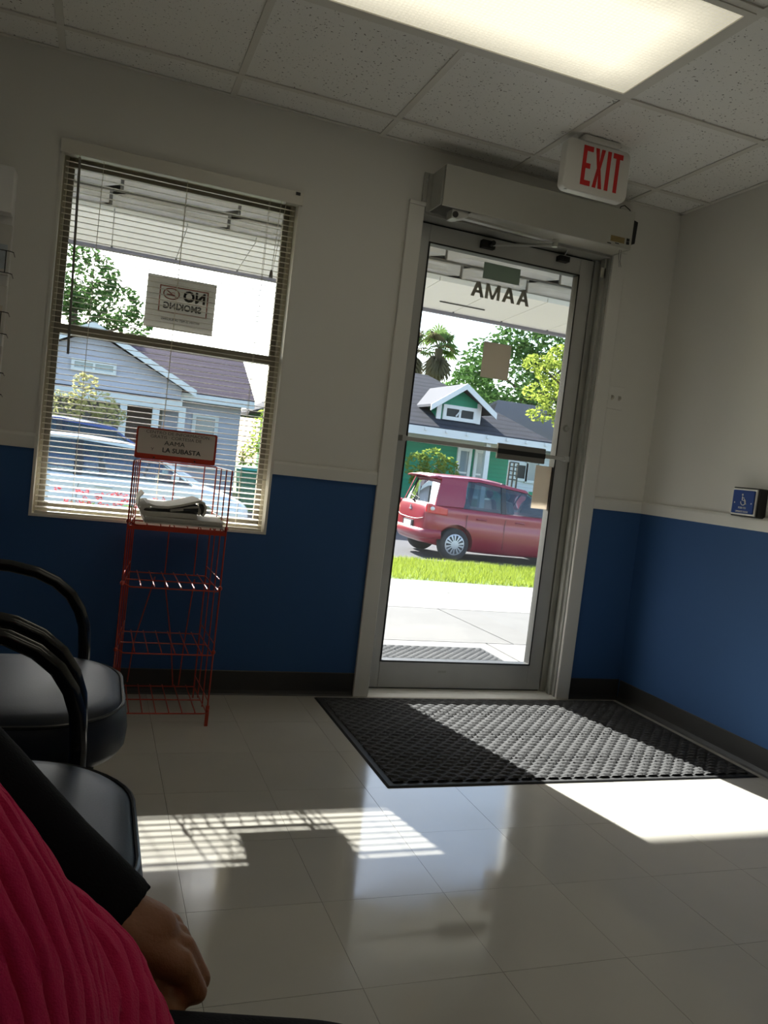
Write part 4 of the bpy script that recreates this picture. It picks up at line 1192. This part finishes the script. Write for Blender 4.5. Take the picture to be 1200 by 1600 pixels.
    sd = o.modifiers.new('t', 'SOLIDIFY'); sd.thickness = .03; sd.offset = -1
    ws_ = MB()
    def wfn(u, v):
        q = 2*v-1; x = (hd+.03+(wbx-hd+.04)*u)*fx; z = (zh+.005-(zh-.90)*u)*sz
        w = (.62+.12*u)*k; return (x-.10*q*q*fx*(.6+.4*u), q*w, z-.02*abs(q)**3)
    ws_.grid(wfn, 8, 10); part('windscreen', ws_, m_carglass, t, smooth=True, local=True, fix=False)
    rg = MB()
    def gfn(u, v):
        q = 2*v-1; x = (.25-.12*u)*fx; z = (1.40-.44*u)*sz
        w = (.635+.13*u)*k; return (x+.07*q*q*fx, q*w, z-.02*abs(q)**3)
    rg.grid(gfn, 8, 10); part('rear_window', rg, m_rearglass, t, smooth=True, local=True, fix=False)
    # cabin
    for x in (1.05, 1.95):
        for y in (-.34, .34):
            s_ = MB(); s_.hexa([(x*fx-.10,y-.2,.55*sz),(x*fx+.05,y-.2,.55*sz),(x*fx+.05,y+.2,.55*sz),(x*fx-.10,y+.2,.55*sz),(x*fx-.20,y-.17,1.12*sz),(x*fx-.10,y-.17,1.12*sz),(x*fx-.10,y+.17,1.12*sz),(x*fx-.20,y+.17,1.12*sz)])
            so = part('seat_back', s_, m_seatg, t, local=True, bevel=.03)
            part('headrest', MB().ellipsoid((x*fx-.17, y, 1.22*sz), .055, .12, .085, 12, 8), m_seatg, so, smooth=True, local=True)
    part('dashboard', MB().hexa([(2.55*fx,-.66*k,.85*sz),(2.95*fx,-.66*k,.85*sz),(2.95*fx,.66*k,.85*sz),(2.55*fx,.66*k,.85*sz),(2.60*fx,-.62*k,1.0*sz),(2.95*fx,-.62*k,.97*sz),(2.95*fx,.62*k,.97*sz),(2.60*fx,.62*k,1.0*sz)]), m_int, t, local=True, bevel=.03)
    part('steering_wheel', MB().tube([(2.42*fx+.05*sin(a), .34+.18*cos(a), 1.0*sz+.17*sin(a)) for a in [2*pi*q/20 for q in range(20)]], .014, 6, closed=True), m_int, t, smooth=True, local=True)
    # wheels
    for x in wx:
        for sgn in (-1, 1):
            yc_ = sgn*(hw-.095)
            w_ = MB().lathe([(.19*sz,-.09),(.255*sz,-.095),(wr_-.008,-.075),(wr_,-.05),(wr_,.05),(wr_-.008,.075),(.255*sz,.095),(.19*sz,.09)], (x, yc_, wr_), 'y', 36)
            wo = part('tyre', w_, m_tyre, t, smooth=True, local=True)
            part('hubcap', MB().lathe([(0,.105),(.05*sz,.103),(.12*sz,.098),(.185*sz,.092),(.195*sz,.08),(.195*sz,-.08),(0,-.08)] if sgn > 0 else [(0,-.105),(.05*sz,-.103),(.12*sz,-.098),(.185*sz,-.092),(.195*sz,-.08),(.195*sz,.08),(0,.08)], (x, yc_, wr_), 'y', 36), m_hub, wo, smooth=True, local=True)
            sl2 = MB()
            for q in range(14):
                a = 2*pi*q/14; c_, s2 = cos(a), sin(a); r0, r1, hw2 = .075*sz, .165*sz, .008+.006*(q % 2)
                yy = yc_+sgn*.094; y2 = yc_+sgn*.1045
                pp = [(r0,-hw2*.6),(r1,-hw2*1.5),(r1,hw2*1.5),(r0,hw2*.6)]
                P4 = [(x+r_*c_-w2*s2, wr_+r_*s2+w2*c_) for r_, w2 in pp]
                sl2.hexa([(a_, yy, b_2) for a_, b_2 in P4]+[(a_, y2, b_2) for a_, b_2 in P4])
            part('hubcap_slots', sl2, m_trim, wo, local=True)
    # doors: shut lines, handles, mirrors
    for sgn in (-1, 1):
        for xd, z0, z1 in ((.80,.52,.93),(1.56,.26,.905),(2.72,.30,.90)):
            part('door_seam', MB().tube([((xd+.02)*fx, sgn*(.818*k), z1*sz-.10), (xd*fx, sgn*(.8275*k), (z0*.35+z1*.65)*sz), (xd*fx, sgn*(.826*k), z0*sz)], .004, 5), m_trim, t, local=True)
        for xd in (1.0, 1.78):
            part('door_handle', MB().tube([(xd*fx,sgn*(.805*k),.765*sz),((xd+.02)*fx,sgn*(.84*k),.77*sz),((xd+.17)*fx,sgn*(.838*k),.765*sz),((xd+.19)*fx,sgn*(.805*k),.76*sz)], .014, 8), paint, t, smooth=True, local=True)
        part('wing_mirror', MB().ellipsoid((2.72*fx, sgn*(hw+.09), 1.0*sz), .06, .10, .07, 14, 10), paint, t, smooth=True, local=True)
        part('head_lamp', MB().ellipsoid((3.52*fx, sgn*.55*k, .66*sz), .18, .14, .075, 16, 10), m_lampw, t, smooth=True, local=True)
    part('front_grille', MB().box(3.70*fx, -.38*k, .36*sz, 3.80*fx, .38*k, .50*sz), m_trim, t, local=True, bevel=.02)
    # rear end
    for sgn in (-1, 1):
        lm = MB()
        def lf_(u, v, sgn=sgn):
            x = .085+.33*u; z = .80+(.165-.04*u)*v-.02*u
            w = .665+.155*min(1, u*1.6)**.55
            return ((x-.03*(1-u))*fx, sgn*(w+.012)*k, z*sz)
        lm.grid(lf_, 12, 6)
        lo = part('tail_lamp', lm, m_lampr, t, smooth=True, local=True, fix=False)
        sd = lo.modifiers.new('t', 'SOLIDIFY'); sd.thickness = .03; sd.offset = 1 if sgn > 0 else -1
        part('reversing_lens', MB().ellipsoid((.16*fx, sgn*.765*k, .88*sz), .055, .028, .038, 12, 8), m_lampw, lo, smooth=True, local=True)
    part('rear_bumper', MB().tube([(.34*fx,-.80*k,.44*sz),(.12*fx,-.745*k,.43*sz),(.045*fx,-.60*k,.42*sz),(.005*fx,-.3*k,.42*sz),(-.005*fx,0,.42*sz),(.005*fx,.3*k,.42*sz),(.045*fx,.60*k,.42*sz),(.12*fx,.745*k,.43*sz),(.34*fx,.80*k,.44*sz)], .085*sz, 10, r2=.05), paint, t, smooth=True, local=True)
    sp_ = MB()
    def spf(u, v):
        q = 2*v-1; x = (.26-.17*u+.06*q*q)*fx; return (x, q*.60*k, (1.452-.025*u-.028*abs(q)**3)*sz)
    sp_.grid(spf, 4, 12)
    so = part('roof_spoiler', sp_, paint, t, smooth=True, local=True, fix=False)
    sd = so.modifiers.new('t', 'SOLIDIFY'); sd.thickness = .03; sd.offset = -1
    part('licence_plate', MB().box(-.0*fx+.004, -.17, .50*sz, .03, .17, .60*sz), m_plate, t, local=True)
    if rear:
        part('rear_wiper', MB().tube([(.085,.02,.985),(.10,-.02,1.03),(.10,.26,1.075)], .010, 6), m_trim, t, local=True)
        part('wiper_motor', MB().ellipsoid((.085,.0,.975), .03, .035, .03, 10, 8), m_trim, t, smooth=True, local=True)
        part('antenna', MB().tube([(.62,0,1.47),(.42,0,1.62)], .005, 6).ellipsoid((.62,0,1.475),.04,.02,.015,10,6), m_trim, t, local=True)
        eb = MB()
        for a in (90, 210, 330):
            c_, s2 = cos(radians(a)), sin(radians(a)); r0 = .055
            pts2 = [(0,0),(r0*cos(radians(a+30))*.577, r0*sin(radians(a+30))*.577),(r0*c_,r0*s2),(r0*cos(radians(a-30))*.577, r0*sin(radians(a-30))*.577)]
            eb.prism([(.030, -p, .83+q) for p, q in pts2], (.02,0,0))
        part('emblem', eb, m_hub, t, local=True)
        part('badge', MB().box(.045,-.52,.745,.075,-.40,.765), m_hub, t, local=True)
        part('number_recess', MB().box(.012,-.24,.48,.035,.24,.62), m_trim, t, local=True)
        part('hatch_seam', MB().tube([(.045,-.62,.70),(.02,-.4,.66),(.012,0,.65),(.02,.4,.66),(.045,.62,.70)], .005, 5), m_trim, t, local=True)
    return t
m_redcar = M('red_car_paint', (.25,.006,.022), rough=.3, metal=.1, coat=.5, var=.03)
m_whitecar = M('white_car_paint', (.62,.64,.66), rough=.25, coat=.8, var=.02)
m_bluecar = M('blue_car_paint', (.05,.07,.20), rough=.25, metal=.3, coat=.8, var=.03)
car('red hatchback car parked in the street outside the glass door', (6.93, 10.44, -.52), m_redcar, rear=True, hd=2.02, wbx=2.80, pk=1.05)
car('white car parked in the street outside the window', (-.55, 10.1, -.52), m_whitecar, L=4.45, Wd=1.74, sz=.975, name='parked_car')
car('dark blue sport utility vehicle parked across the street', (-1.15, 14.3, -.50), m_bluecar, L=4.75, Wd=1.85, sz=1.16, name='sport_utility_vehicle')

# ------------------------------------------------------------------ plants
m_bark = M('bark', (.10,.07,.05), rough=.95, var=.3, vs=10, bump=.8, bs=30)
def leaves(mb, c, rx, ry, rz, n, s, rng, shell=.55):
    for i in range(n):
        while True:
            p = V((rng.gauss(0,1), rng.gauss(0,1), rng.gauss(0,1)))
            if p.length > .1: break
        p.normalize(); p *= (shell+(1-shell)*rng.random())**.6
        q = V((c[0]+p.x*rx, c[1]+p.y*ry, c[2]+p.z*rz))
        a = V((rng.gauss(0,1), rng.gauss(0,1), rng.gauss(0,.6))).normalized(); b = a.cross(V((rng.gauss(0,1), rng.gauss(0,1), rng.gauss(0,1)))).normalized()
        l_ = s*rng.uniform(.7,1.3); w = l_*.55; k_ = len(mb.v)
        mb.v += [tuple(q-a*l_), tuple(q+b*w*.8-a*l_*.1), tuple(q+a*l_), tuple(q-b*w*.8+a*l_*.1)]
        mb.f.append((k_, k_+1, k_+2, k_+3))
def tree(name, label, base, top, blobs, mat, n, s, seed, cat='tree', tr_=.2, group=None):
    rng = random.Random(seed)
    t = thing(name, label, cat, base, group)
    B = V(base); Tp = V(top)
    part('trunk', MB().tube([B, B+(Tp-B)*.35+V((.1*tr_,0,0)), B+(Tp-B)*.7, Tp], [tr_, tr_*.8, tr_*.65, tr_*.35], 9), m_bark, t, smooth=True)
    for c, rx, ry, rz in blobs:
        part('branch', MB().tube([B+(Tp-B)*.55, (B+(Tp-B)*.75+V(c))/2, V(c)], [tr_*.45, tr_*.3, tr_*.1], 6), m_bark, t, smooth=True)
    tot = sum(b[1]*b[3] for b in blobs)
    mb = MB()
    for c, rx, ry, rz in blobs: leaves(mb, c, rx, ry, rz, int(n*rx*rz/tot), s, rng)
    part('foliage', mb, mat, t, fix=False)
    return t
g_dark = leafmat('dark_green_leaves', (.06,.12,.035), .35)
g_mid = leafmat('mid_green_leaves', (.10,.20,.05), .4)
g_yel = leafmat('yellow_green_leaves', (.27,.33,.06), .5)
g_bush = leafmat('bush_leaves', (.20,.26,.05), .45, .4)
g_pale = leafmat('pale_blossom_leaves', (.45,.42,.18), .45, .3)
# trees seen through the door
c = at(812, 590, 34)
tree('shade_tree', 'large dark green tree behind the green house', (c.x+1, 34, -.4), (c.x+1, 34, 7), [((c.x-.9,34,6.2),2.6,2.2,2.4),((c.x+2.6,34,7.4),3.2,2.5,2.8),((c.x+.8,34,8.6),2.3,2,1.8),((c.x+3,34,4.6),3,2.4,2.2),((c.x-.2,33.5,4.2),2.2,2,1.6),((c.x+6,34,6),3,2.4,3)], g_dark, 9500, .17, 5, tr_=.35)
c = at(725, 585, 38.3)
tree('slender_tree', 'light feathery tree between the palm and the shade tree', (c.x, 38.3, -.4), (c.x+.3, 38.3, 5.8), [((c.x+.5,38.3,5.8),1.4,1.2,1.4),((c.x-.6,38.3,5.1),1.1,1,1.0),((c.x+1.7,38.3,4.9),1.4,1.2,1.2),((c.x+.9,38.3,6.8),.9,.8,.9)], g_mid, 2600, .16, 6, tr_=.2)
c = at(858, 585, 22)
tree('maple_tree', 'bright yellow-green leafy tree at the right of the door view', (c.x+2.3, 22, -.4), (c.x+2.0, 22, 5), [((c.x-.5,22,5.2),.6,.5,.32),((c.x+.2,22,4.9),.75,.7,.42),((c.x+1.0,22,5.6),1.1,.9,.55),((c.x-.35,22,4.2),.62,.6,.34),((c.x+.55,22,3.9),.8,.7,.4),((c.x-.1,22,3.45),.55,.5,.28),((c.x+1.2,22,4.6),1.0,.8,.5),((c.x+1.2,22,3.3),.8,.7,.35)], g_yel, 2600, .085, 8, tr_=.18)
c = at(130, 465, 27)
tree('oak_tree', 'dark tree rising behind the house in the left of the window', (c.x-.4, 27, -.4), (c.x-.2, 27, 5.5), [((c.x-.3,27,6.2),1.5,1.3,1.2),((c.x+.9,27,5.5),1.1,1,.8),((c.x-1.2,27,5.5),1.2,1,.9),((c.x+1.7,27,4.9),.7,.7,.45),((c.x+.3,27,4.9),.9,.8,.5)], g_dark, 2600, .12, 11, tr_=.2)
c = at(405, 680, 17.2)
tree('conifer_shrub', 'tall bright green shrub at the right edge of the window', (c.x+.1, 17.2, -.42), (c.x+.1, 17.2, 1.8), [((c.x+.15,17.2,.75),.62,.5,.8),((c.x+.2,17.2,1.5),.45,.4,.65),((c.x+.2,17.2,.1),.6,.5,.5)], leafmat('lime_leaves', (.26,.36,.06), .5), 1500, .06, 12, cat='shrub', tr_=.06)
c = at(677, 715, 15.7)
tree('street_bush', 'rounded bush with orange-tipped leaves in front of the green house', (c.x, 15.7, -.42), (c.x, 15.7, .9), [((c.x-.42,15.7,1.12),.34,.3,.36),((c.x,15.7,1.2),.42,.35,.40),((c.x+.42,15.7,1.08),.34,.3,.36),((c.x,15.7,.75),.6,.4,.30)], g_bush, 1500, .055, 13, cat='bush', tr_=.05)
c = at(130, 622, 16.3)
tree('blossom_bush', 'loose pale-flowering bush in front of the lavender house', (c.x, 16.3, -.42), (c.x, 16.3, 1.3), [((c.x-.4,16.3,1.5),.5,.4,.35),((c.x+.3,16.3,1.65),.45,.4,.3),((c.x,16.3,2.05),.3,.3,.25),((c.x+.6,16.3,1.4),.4,.3,.25)], g_pale, 900, .06, 14, cat='bush', tr_=.05)
# red flowering bush near the pavement
fb = thing('flower_bush', 'low bush with red blossoms outside the window', 'bush', (1.62, 5.65, -.27))
rng = random.Random(21); mb = MB()
leaves(mb, (1.45,5.65,.05), .42, .3, .24, 500, .035, rng, .3); leaves(mb, (1.95,5.7,.05), .38, .3, .26, 450, .035, rng, .3)
part('foliage', mb, g_mid, fb, fix=False)
part('stems', MB().tube([(1.5,5.65,-.27),(1.45,5.65,.1)], .02, 6).tube([(1.8,5.65,-.27),(1.95,5.7,.1)], .02, 6), m_bark, fb)
mb = MB()
for k in range(60):
    cx_, cz_ = rng.uniform(1.15,2.2), rng.uniform(.12,.40)-.0
    leaves(mb, (cx_,5.52+rng.uniform(-.1,.15),cz_), .04, .03, .025, 9, .020, rng, .2)
part('blossoms', mb, leafmat('red_blossom', (.42,.06,.08), .4), fb, fix=False)
# palm trees
def palm(label, c, zc, seed, rr=1.0, dead=0.5, mat_g=None):
    rng = random.Random(seed); x, y = c
    t = thing('fan_palm', label, 'tree', (x, y, -.42), 'fan palms')
    part('trunk', MB().tube([(x,y,-.42),(x+.1,y,zc*.5),(x,y,zc)], [.30,.26,.24], 12), m_bark, t, smooth=True)
    def frond(d, L_, mt):
        d = d.normalized(); side_ = d.cross(V((0,0,1)))
        if side_.length < .1: side_ = V((1,0,0))
        side_.normalize(); n2 = side_.cross(d)
        mb = MB(); o_ = V((x,y,zc)); hub = o_+d*L_*.5
        mb.tube([o_, hub], .022, 5)
        for q in range(13):
            a = radians(-105+210*q/12); e = (d*cos(a)+side_*sin(a)).normalized()
            tip = hub+e*L_*.55-V((0,0,1))*(.16*L_*(.5+abs(sin(a))))
            w = side_*cos(a)-d*sin(a); mid = hub+e*L_*.3
            i0 = len(mb.v)
            mb.v += [tuple(hub), tuple(mid+w*.05*L_/1.2+n2*.02), tuple(tip), tuple(mid-w*.05*L_/1.2-n2*.02)]
            mb.f.append((i0, i0+1, i0+2, i0+3))
        part('frond', mb, mt, t, fix=False)
    for k in range(26):
        a = rng.uniform(0, 2*pi); el = rng.uniform(-.25, 1.35)
        frond(V((cos(a)*cos(el), sin(a)*cos(el), sin(el))), rng.uniform(1.3,1.75)*rr, g_palm if rng.random() > dead*.5 else g_dry)
    for k in range(26):
        a = rng.uniform(0, 2*pi); el = rng.uniform(-1.5, -1.12)
        frond(V((cos(a)*cos(el)*.9, sin(a)*cos(el)*.9, sin(el))), rng.uniform(1.1,2.0)*rr, g_dry)
g_palm = leafmat('palm_green', (.13,.20,.06), .4); g_dry = leafmat('dry_palm_thatch', (.16,.125,.085), .25)
c = at(686, 545, 42); palm('tall fan palm with green crown and dry thatch skirt behind the green house', (c.x, 42), c.z, 31)
c = at(650, 545, 45); palm('mostly dry fan palm half hidden by the left edge of the door', (c.x-.3, 45), c.z, 33, dead=1.6)
# ------------------------------------------------------------------ houses across the street
m_shing = M('dark_shingles', (.055,.055,.065), rough=1, spec=.1, var=.35, vs=14, wave=(2.2,'Z',.35,1.5))
m_shing2 = M('brown_violet_shingles', (.10,.07,.09), rough=1, spec=.1, var=.25, vs=14, wave=(2.4,'Z',.45,1.2))
m_shing3 = M('grey_shingles', (.12,.12,.13), spec=.1, rough=1, var=.2, vs=14)
m_green = M('green_clapboard', (.010,.235,.125), rough=.6, var=.05, wave=(2.6,'Z',.72))
m_trimw = M('white_house_trim', (.70,.70,.68), rough=.6, var=.05)
m_lav = M('lavender_siding', (.50,.49,.56), rough=.7, var=.04, wave=(2.6,'Z',.8))
m_wsid = M('white_siding', (.66,.67,.70), rough=.7, var=.04, wave=(2.6,'Z',.8))
m_dkg = M('dark_window_glass', (.02,.022,.025), rough=.35, spec=.25)
m_blg = M('pale_window_glass', (.22,.27,.30), rough=.1, spec=.8)
m_shade = M('porch_wall', (.20,.19,.20), rough=.8, var=.1)  # darker than the siding, standing in for shade under the porch roof
def hwin(par, x0, x1, z0, z1, y, gl, fr=.07, mull=0, bars=0):
    o = part('window', MB().frame(x0, x1, z0, z1, fr, y-.05, y+.02), m_trimw, par)
    n_ = mull+1
    for k in range(n_):
        a = x0+fr+(x1-x0-2*fr)*k/n_; b = x0+fr+(x1-x0-2*fr)*(k+1)/n_
        part('pane', MB().box(a+(.03 if k else 0), y-.01, z0+fr, b-(.03 if k < n_-1 else 0), y, z1-fr), gl, o)
        if k: part('mullion', MB().box(a-.03, y-.045, z0+fr, a+.03, y, z1-fr), m_trimw, o)
    if bars: part('meeting_rail', MB().box(x0+fr, y-.03, (z0+z1)/2-.025, x1-fr, y, (z0+z1)/2+.025), m_trimw, o)
    return o
# --- green bungalow
GY = 18.0
gh = thing('green_bungalow', 'green wooden bungalow with dark shingle roof and gabled dormer', 'house', (10, 21, -.42))
E0 = at(866, 698, 17.0); xr = E0.x; ze = 2.12
xl = 3.5
ap = at(668, 591, 21.2)
rd = ap.z; xa = ap.x
P = {'fl': V((xl+2.4,17,ze)), 'fr': V((xr,17,ze)), 'br': V((xr,25.4,ze)), 'bl': V((xl+2.4,25.4,ze)), 'a': V((xa,21.2,rd)), 'b': V((xl+5.4,21.2,rd))}
rf = MB(); d = V((0,0,.10))
for f_ in (('fl','fr','a','b'), ('fr','br','a'), ('br','bl','b','a'), ('bl','fl','b')):
    rf.prism([P[q] for q in f_], d)
part('roof', rf, m_shing, gh, fix=False)
fa = MB().box(xl+2.4, 16.96, ze-.16, xr, 17.02, ze+.06); fa.box(xr-.03, 17.0, ze-.16, xr+.03, 25.4, ze+.06)
part('fascia', fa, m_trimw, gh)
for k in range(10):
    x = xr-.35-k*.62
    part('rafter_tail', MB().box(x, 16.90, ze-.04, x+.06, 17.6, ze+.05), m_trimw, gh)
wx1 = at(792, 740, 18).x
part('wall', MB().box(xl+3.2, GY, -.42, wx1, 24.6, ze+.02), m_green, gh)
part('porch_ceiling', MB().box(xl+2.5, 17.02, ze-.02, xr-.1, GY, ze+.02), m_trimw, gh)
part('frieze', MB().box(xl+3.1, GY-.06, ze-.30, wx1+.02, GY, ze), m_trimw, gh)
a = at(716, 690, 18); b = at(760, 735, 18)
hwin(gh, a.x, (a.x+b.x)/2-.05, .35, 1.78, GY-.02, m_blg, .09, 0, 1)
hwin(gh, (a.x+b.x)/2+.05, b.x, .35, 1.78, GY-.02, m_blg, .09, 0, 1)
e = at(762, 700, 17.2).x
part('porch_post', MB().box(e-.07, 17.15, -.42, e+.07, 17.3, ze), m_trimw, gh)
e = at(641, 700, 17.2).x
part('porch_post', MB().box(e-.5, 17.15, -.42, e-.36, 17.3, ze), m_trimw, gh)
part('step', MB().box(9.0, 17.2, -.42, wx1, GY, -.1), m_conc2, gh)
# dormer
DY = 17.62
dl = at(684, 640, DY).x; dr = at(749, 650, DY).x; zb0 = 2.34; apx = at(721, 604, DY)
zeav = at(684, 621, DY).z-.02
zeav = (at(684, 622, DY).z+at(749, 636, DY).z)/2
dm = MB(); dm.prism([(dl,DY,zb0),(dr,DY,zb0),(dr,DY,zeav),((dl+dr)/2,DY,apx.z-.1),(dl,DY,zeav)], (0,3.0,0))
do = part('dormer', dm, m_green, gh)
mx_ = (dl+dr)/2; ov = .34; sl_ = (apx.z-zeav)/(mx_-dl)
dr_ = MB()
for sgn in (-1, 1):
    q0 = V((mx_, DY-.35, apx.z)); q1 = V((mx_+sgn*(mx_-dl+ov), DY-.35, apx.z-sl_*(mx_-dl+ov)))
    dr_.prism([q0, q1, q1+V((0,3.4,0)), q0+V((0,3.4,0))], (0,0,.07))
part('dormer_roof', dr_, m_shing3, do, fix=False)
bb = MB()
for sgn in (-1, 1):
    q0 = V((mx_, DY-.38, apx.z+.07)); q1 = V((mx_+sgn*(mx_-dl+ov+.02), DY-.38, apx.z-sl_*(mx_-dl+ov+.02)+.07))
    bb.prism([q0, q1, q1-V((0,0,.17)), q0-V((0,0,.17))], (0,.04,0))
part('barge_board', bb, m_trimw, do)
part('corner_board', MB().box(dl-.03, DY-.04, zb0, dl+.10, DY+.02, zeav+.04), m_trimw, do); part('corner_board', MB().box(dr-.10, DY-.04, zb0, dr+.03, DY+.02, zeav+.04), m_trimw, do)
wa = at(693, 630, DY); wb2 = at(742, 662, DY)
w_ = hwin(gh, wa.x, wb2.x, wb2.z+.0, wa.z-.02, DY-.02, m_dkg, .10, 1)
part('broken_sash', MB().tube([(wa.x+.55, DY-.06, wa.z-.12), (wa.x+.40, DY-.06, wb2.z+.12)], .025, 4), m_trimw, w_)
# --- white neighbour house with lattice
nh = thing('white_cottage', 'white clapboard cottage seen past the corner of the green bungalow', 'house', (16, 24, -.42))
n0 = at(794, 740, 23).x
part('wall', MB().box(n0-1, 23, -.42, n0+7, 28, 2.2), m_wsid, nh)
part('roof', MB().prism([(n0-1.5,22.4,2.15),(n0+7.5,22.4,2.15),(n0+5.5,25.5,4.0),(n0+.5,25.5,4.0)], (0,0,.1)).prism([(n0-1.5,28.6,2.15),(n0+.5,25.5,4.0),(n0+5.5,25.5,4.0),(n0+7.5,28.6,2.15)], (0,0,.1)), m_shing3, nh, fix=False)
a = at(806, 726, 23); b = at(818, 748, 23); hwin(nh, a.x-.1, b.x+.1, b.z-.1, a.z+.1, 22.98, m_dkg, .1)
a = at(826, 720, 23); b = at(838, 752, 23); hwin(nh, a.x-.1, b.x+.1, b.z-.1, a.z+.1, 22.98, m_blg, .1)
lt_ = thing('garden_trellis', 'dark lattice trellis standing against the white cottage', 'trellis', (at(801,745,21.5).x, 21.5, -.42))
a = at(797, 722, 21.5); b = at(807, 750, 21.5)
for k in range(3):
    x = a.x+(b.x-a.x)*k/2; part('upright', MB().box(x-.025, 21.48, -.42, x+.025, 21.52, a.z), m_trim, lt_)
for k in range(5):
    z = b.z+(a.z-b.z)*k/4; part('crossbar', MB().box(a.x, 21.46, z-.02, b.x, 21.50, z+.02), m_trim, lt_)
a = at(815, 757, 20.5); b = at(836, 775, 20.5)
gf = thing('green_fence', 'short green board fence beside the white cottage', 'fence', ((a.x+b.x)/2+.8, 20.5, -.42))
x = a.x+.3
while x < b.x+3:
    part('board', MB().box(x, 20.48, -.42, x+.13, 20.52, .70), m_green, gf); x += .145
part('rail', MB().box(a.x+.2, 20.52, .45, b.x+3.1, 20.57, .55).box(a.x+.2, 20.52, -.1, b.x+3.1, 20.57, 0), m_trimw, gf)
# --- lavender house across from the window
lh = thing('lavender_house', 'pale lavender house with gabled porch and brown-violet shingle roof', 'house', (2, 23, -.42))
ft = at(307, 615, 19.0); up = at(203, 545, 19.0)
slope = (up.z-ft.z)/(ft.x-up.x); xm_ = 1.15; za_ = ft.z+slope*(ft.x-xm_)
xl_ = 2*xm_-ft.x
g = MB(); g.prism([(xl_+.35,19.4,ft.z-.25),(ft.x-.35,19.4,ft.z-.25),(ft.x-.35,19.4,ft.z+.1),(xm_,19.4,za_-.12),(xl_+.35,19.4,ft.z+.1)], (0,5,0))
go = part('gable', g, m_lav, lh)
gr = MB(); gb2 = MB()
for sgn in (-1, 1):
    q0 = V((xm_,19.0,za_)); q1 = V((xm_+sgn*(ft.x-xm_),19.0,ft.z))
    gr.prism([q0, q1, q1+V((0,5,0)), q0+V((0,5,0))], (0,0,.08))
    gb2.prism([q0+V((0,0,.08)), q1+V((0,0,.08)), q1-V((0,0,.10)), q0-V((0,0,.10))], (0,-.05,0))
part('gable_roof', gr, m_shing2, go, fix=False); part('barge_board', gb2, m_trimw, go)
a = at(112, 560, 19.4); b = at(182, 577, 19.4)
hwin(lh, a.x, b.x, min(a.z,b.z)-.18, max(a.z,b.z)+.02, 19.36, m_blg, .08, 1)
er = at(397, 630, 19.6); rr_ = at(375, 572, 22.6); rl = at(97, 512, 22.6)
zev = ft.z-.05; zrd = (rr_.z+rl.z)/2+.1
mr = MB(); mr.prism([(ft.x-2.5,19.5,zev),(er.x,19.5,zev),(rr_.x,22.6,zrd),(-3,22.6,zrd),(-3,19.5+1.2,zev+.6)], (0,0,.1)); mr.prism([(er.x,19.5,zev),(er.x,25.7,zev),(rr_.x,22.6,zrd)], (0,0,.1))
mr.prism([(-5,25.7,zev),(-3,22.6,zrd),(rr_.x,22.6,zrd),(er.x,25.7,zev)], (0,0,.1))
part('roof', mr, m_shing2, lh, fix=False)
part('fascia', MB().box(ft.x-.6, 19.46, zev-.14, er.x, 19.52, zev+.06), m_trimw, lh)
wr2 = at(376, 650, 20).x
part('wall', MB().box(ft.x-.75, 20.0, -.42, wr2, 25, zev), m_lav, lh)
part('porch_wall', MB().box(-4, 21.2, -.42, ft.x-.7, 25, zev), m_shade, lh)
part('porch_beam', MB().box(xl_+.3, 19.4, ft.z-.50, ft.x-.3, 19.7, ft.z-.2), m_trimw, lh)
for u_ in (192, 243, 284):
    x = at(u_, 650, 19.5).x; part('porch_column', MB().box(x-.09, 19.42, -.42, x+.09, 19.62, ft.z-.4), m_trimw, lh)
a = at(302, 640, 20); b = at(338, 690, 20); hwin(lh, a.x, b.x, .3, 1.85, 19.98, m_blg, .1, 0, 1)
x = at(218, 660, 21.2).x; part('front_door', MB().box(x-.45, 21.15, -.2, x+.45, 21.2, 1.85), M('brown_house_door', (.10,.06,.05), rough=.5), lh)
part('porch_floor', MB().box(xl_+.3, 19.4, -.42, ft.x-.3, 21.2, -.15), m_conc2, lh)
# wheelie bin
a = at(372, 730, 16); b = at(411, 770, 16)
wbn = thing('trash_bin', 'green wheeled rubbish bin standing beside the lavender house', 'bin', ((a.x+b.x)/2, 16, -.42))
cx_ = (a.x+b.x)/2
m_bin = M('green_bin_plastic', (.01,.12,.06), rough=.5)
part('body', MB().hexa([(cx_-.24,15.75,-.35),(cx_+.24,15.75,-.35),(cx_+.24,16.25,-.35),(cx_-.24,16.25,-.35),(cx_-.32,15.68,.52),(cx_+.32,15.68,.52),(cx_+.32,16.32,.52),(cx_-.32,16.32,.52)]), m_bin, wbn, bevel=.02)
part('lid', MB().hexa([(cx_-.34,15.65,.52),(cx_+.34,15.65,.52),(cx_+.34,16.36,.52),(cx_-.34,16.36,.52),(cx_-.28,15.72,.60),(cx_+.28,15.72,.60),(cx_+.28,16.30,.62),(cx_-.28,16.30,.62)]), M('bin_lid', (.05,.30,.22), rough=.45), wbn, bevel=.02)
for sx in (-1, 1): part('wheel', MB().lathe([(.0,-.03),(.1,-.03),(.1,.03),(0,.03)], (cx_+sx*.26, 16.25, -.32), 'x', 16), m_tyre, wbn)
part('handle', MB().tube([(cx_-.22,16.34,.50),(cx_-.22,16.44,.52),(cx_+.22,16.44,.52),(cx_+.22,16.34,.50)], .02, 6), m_bin, wbn)
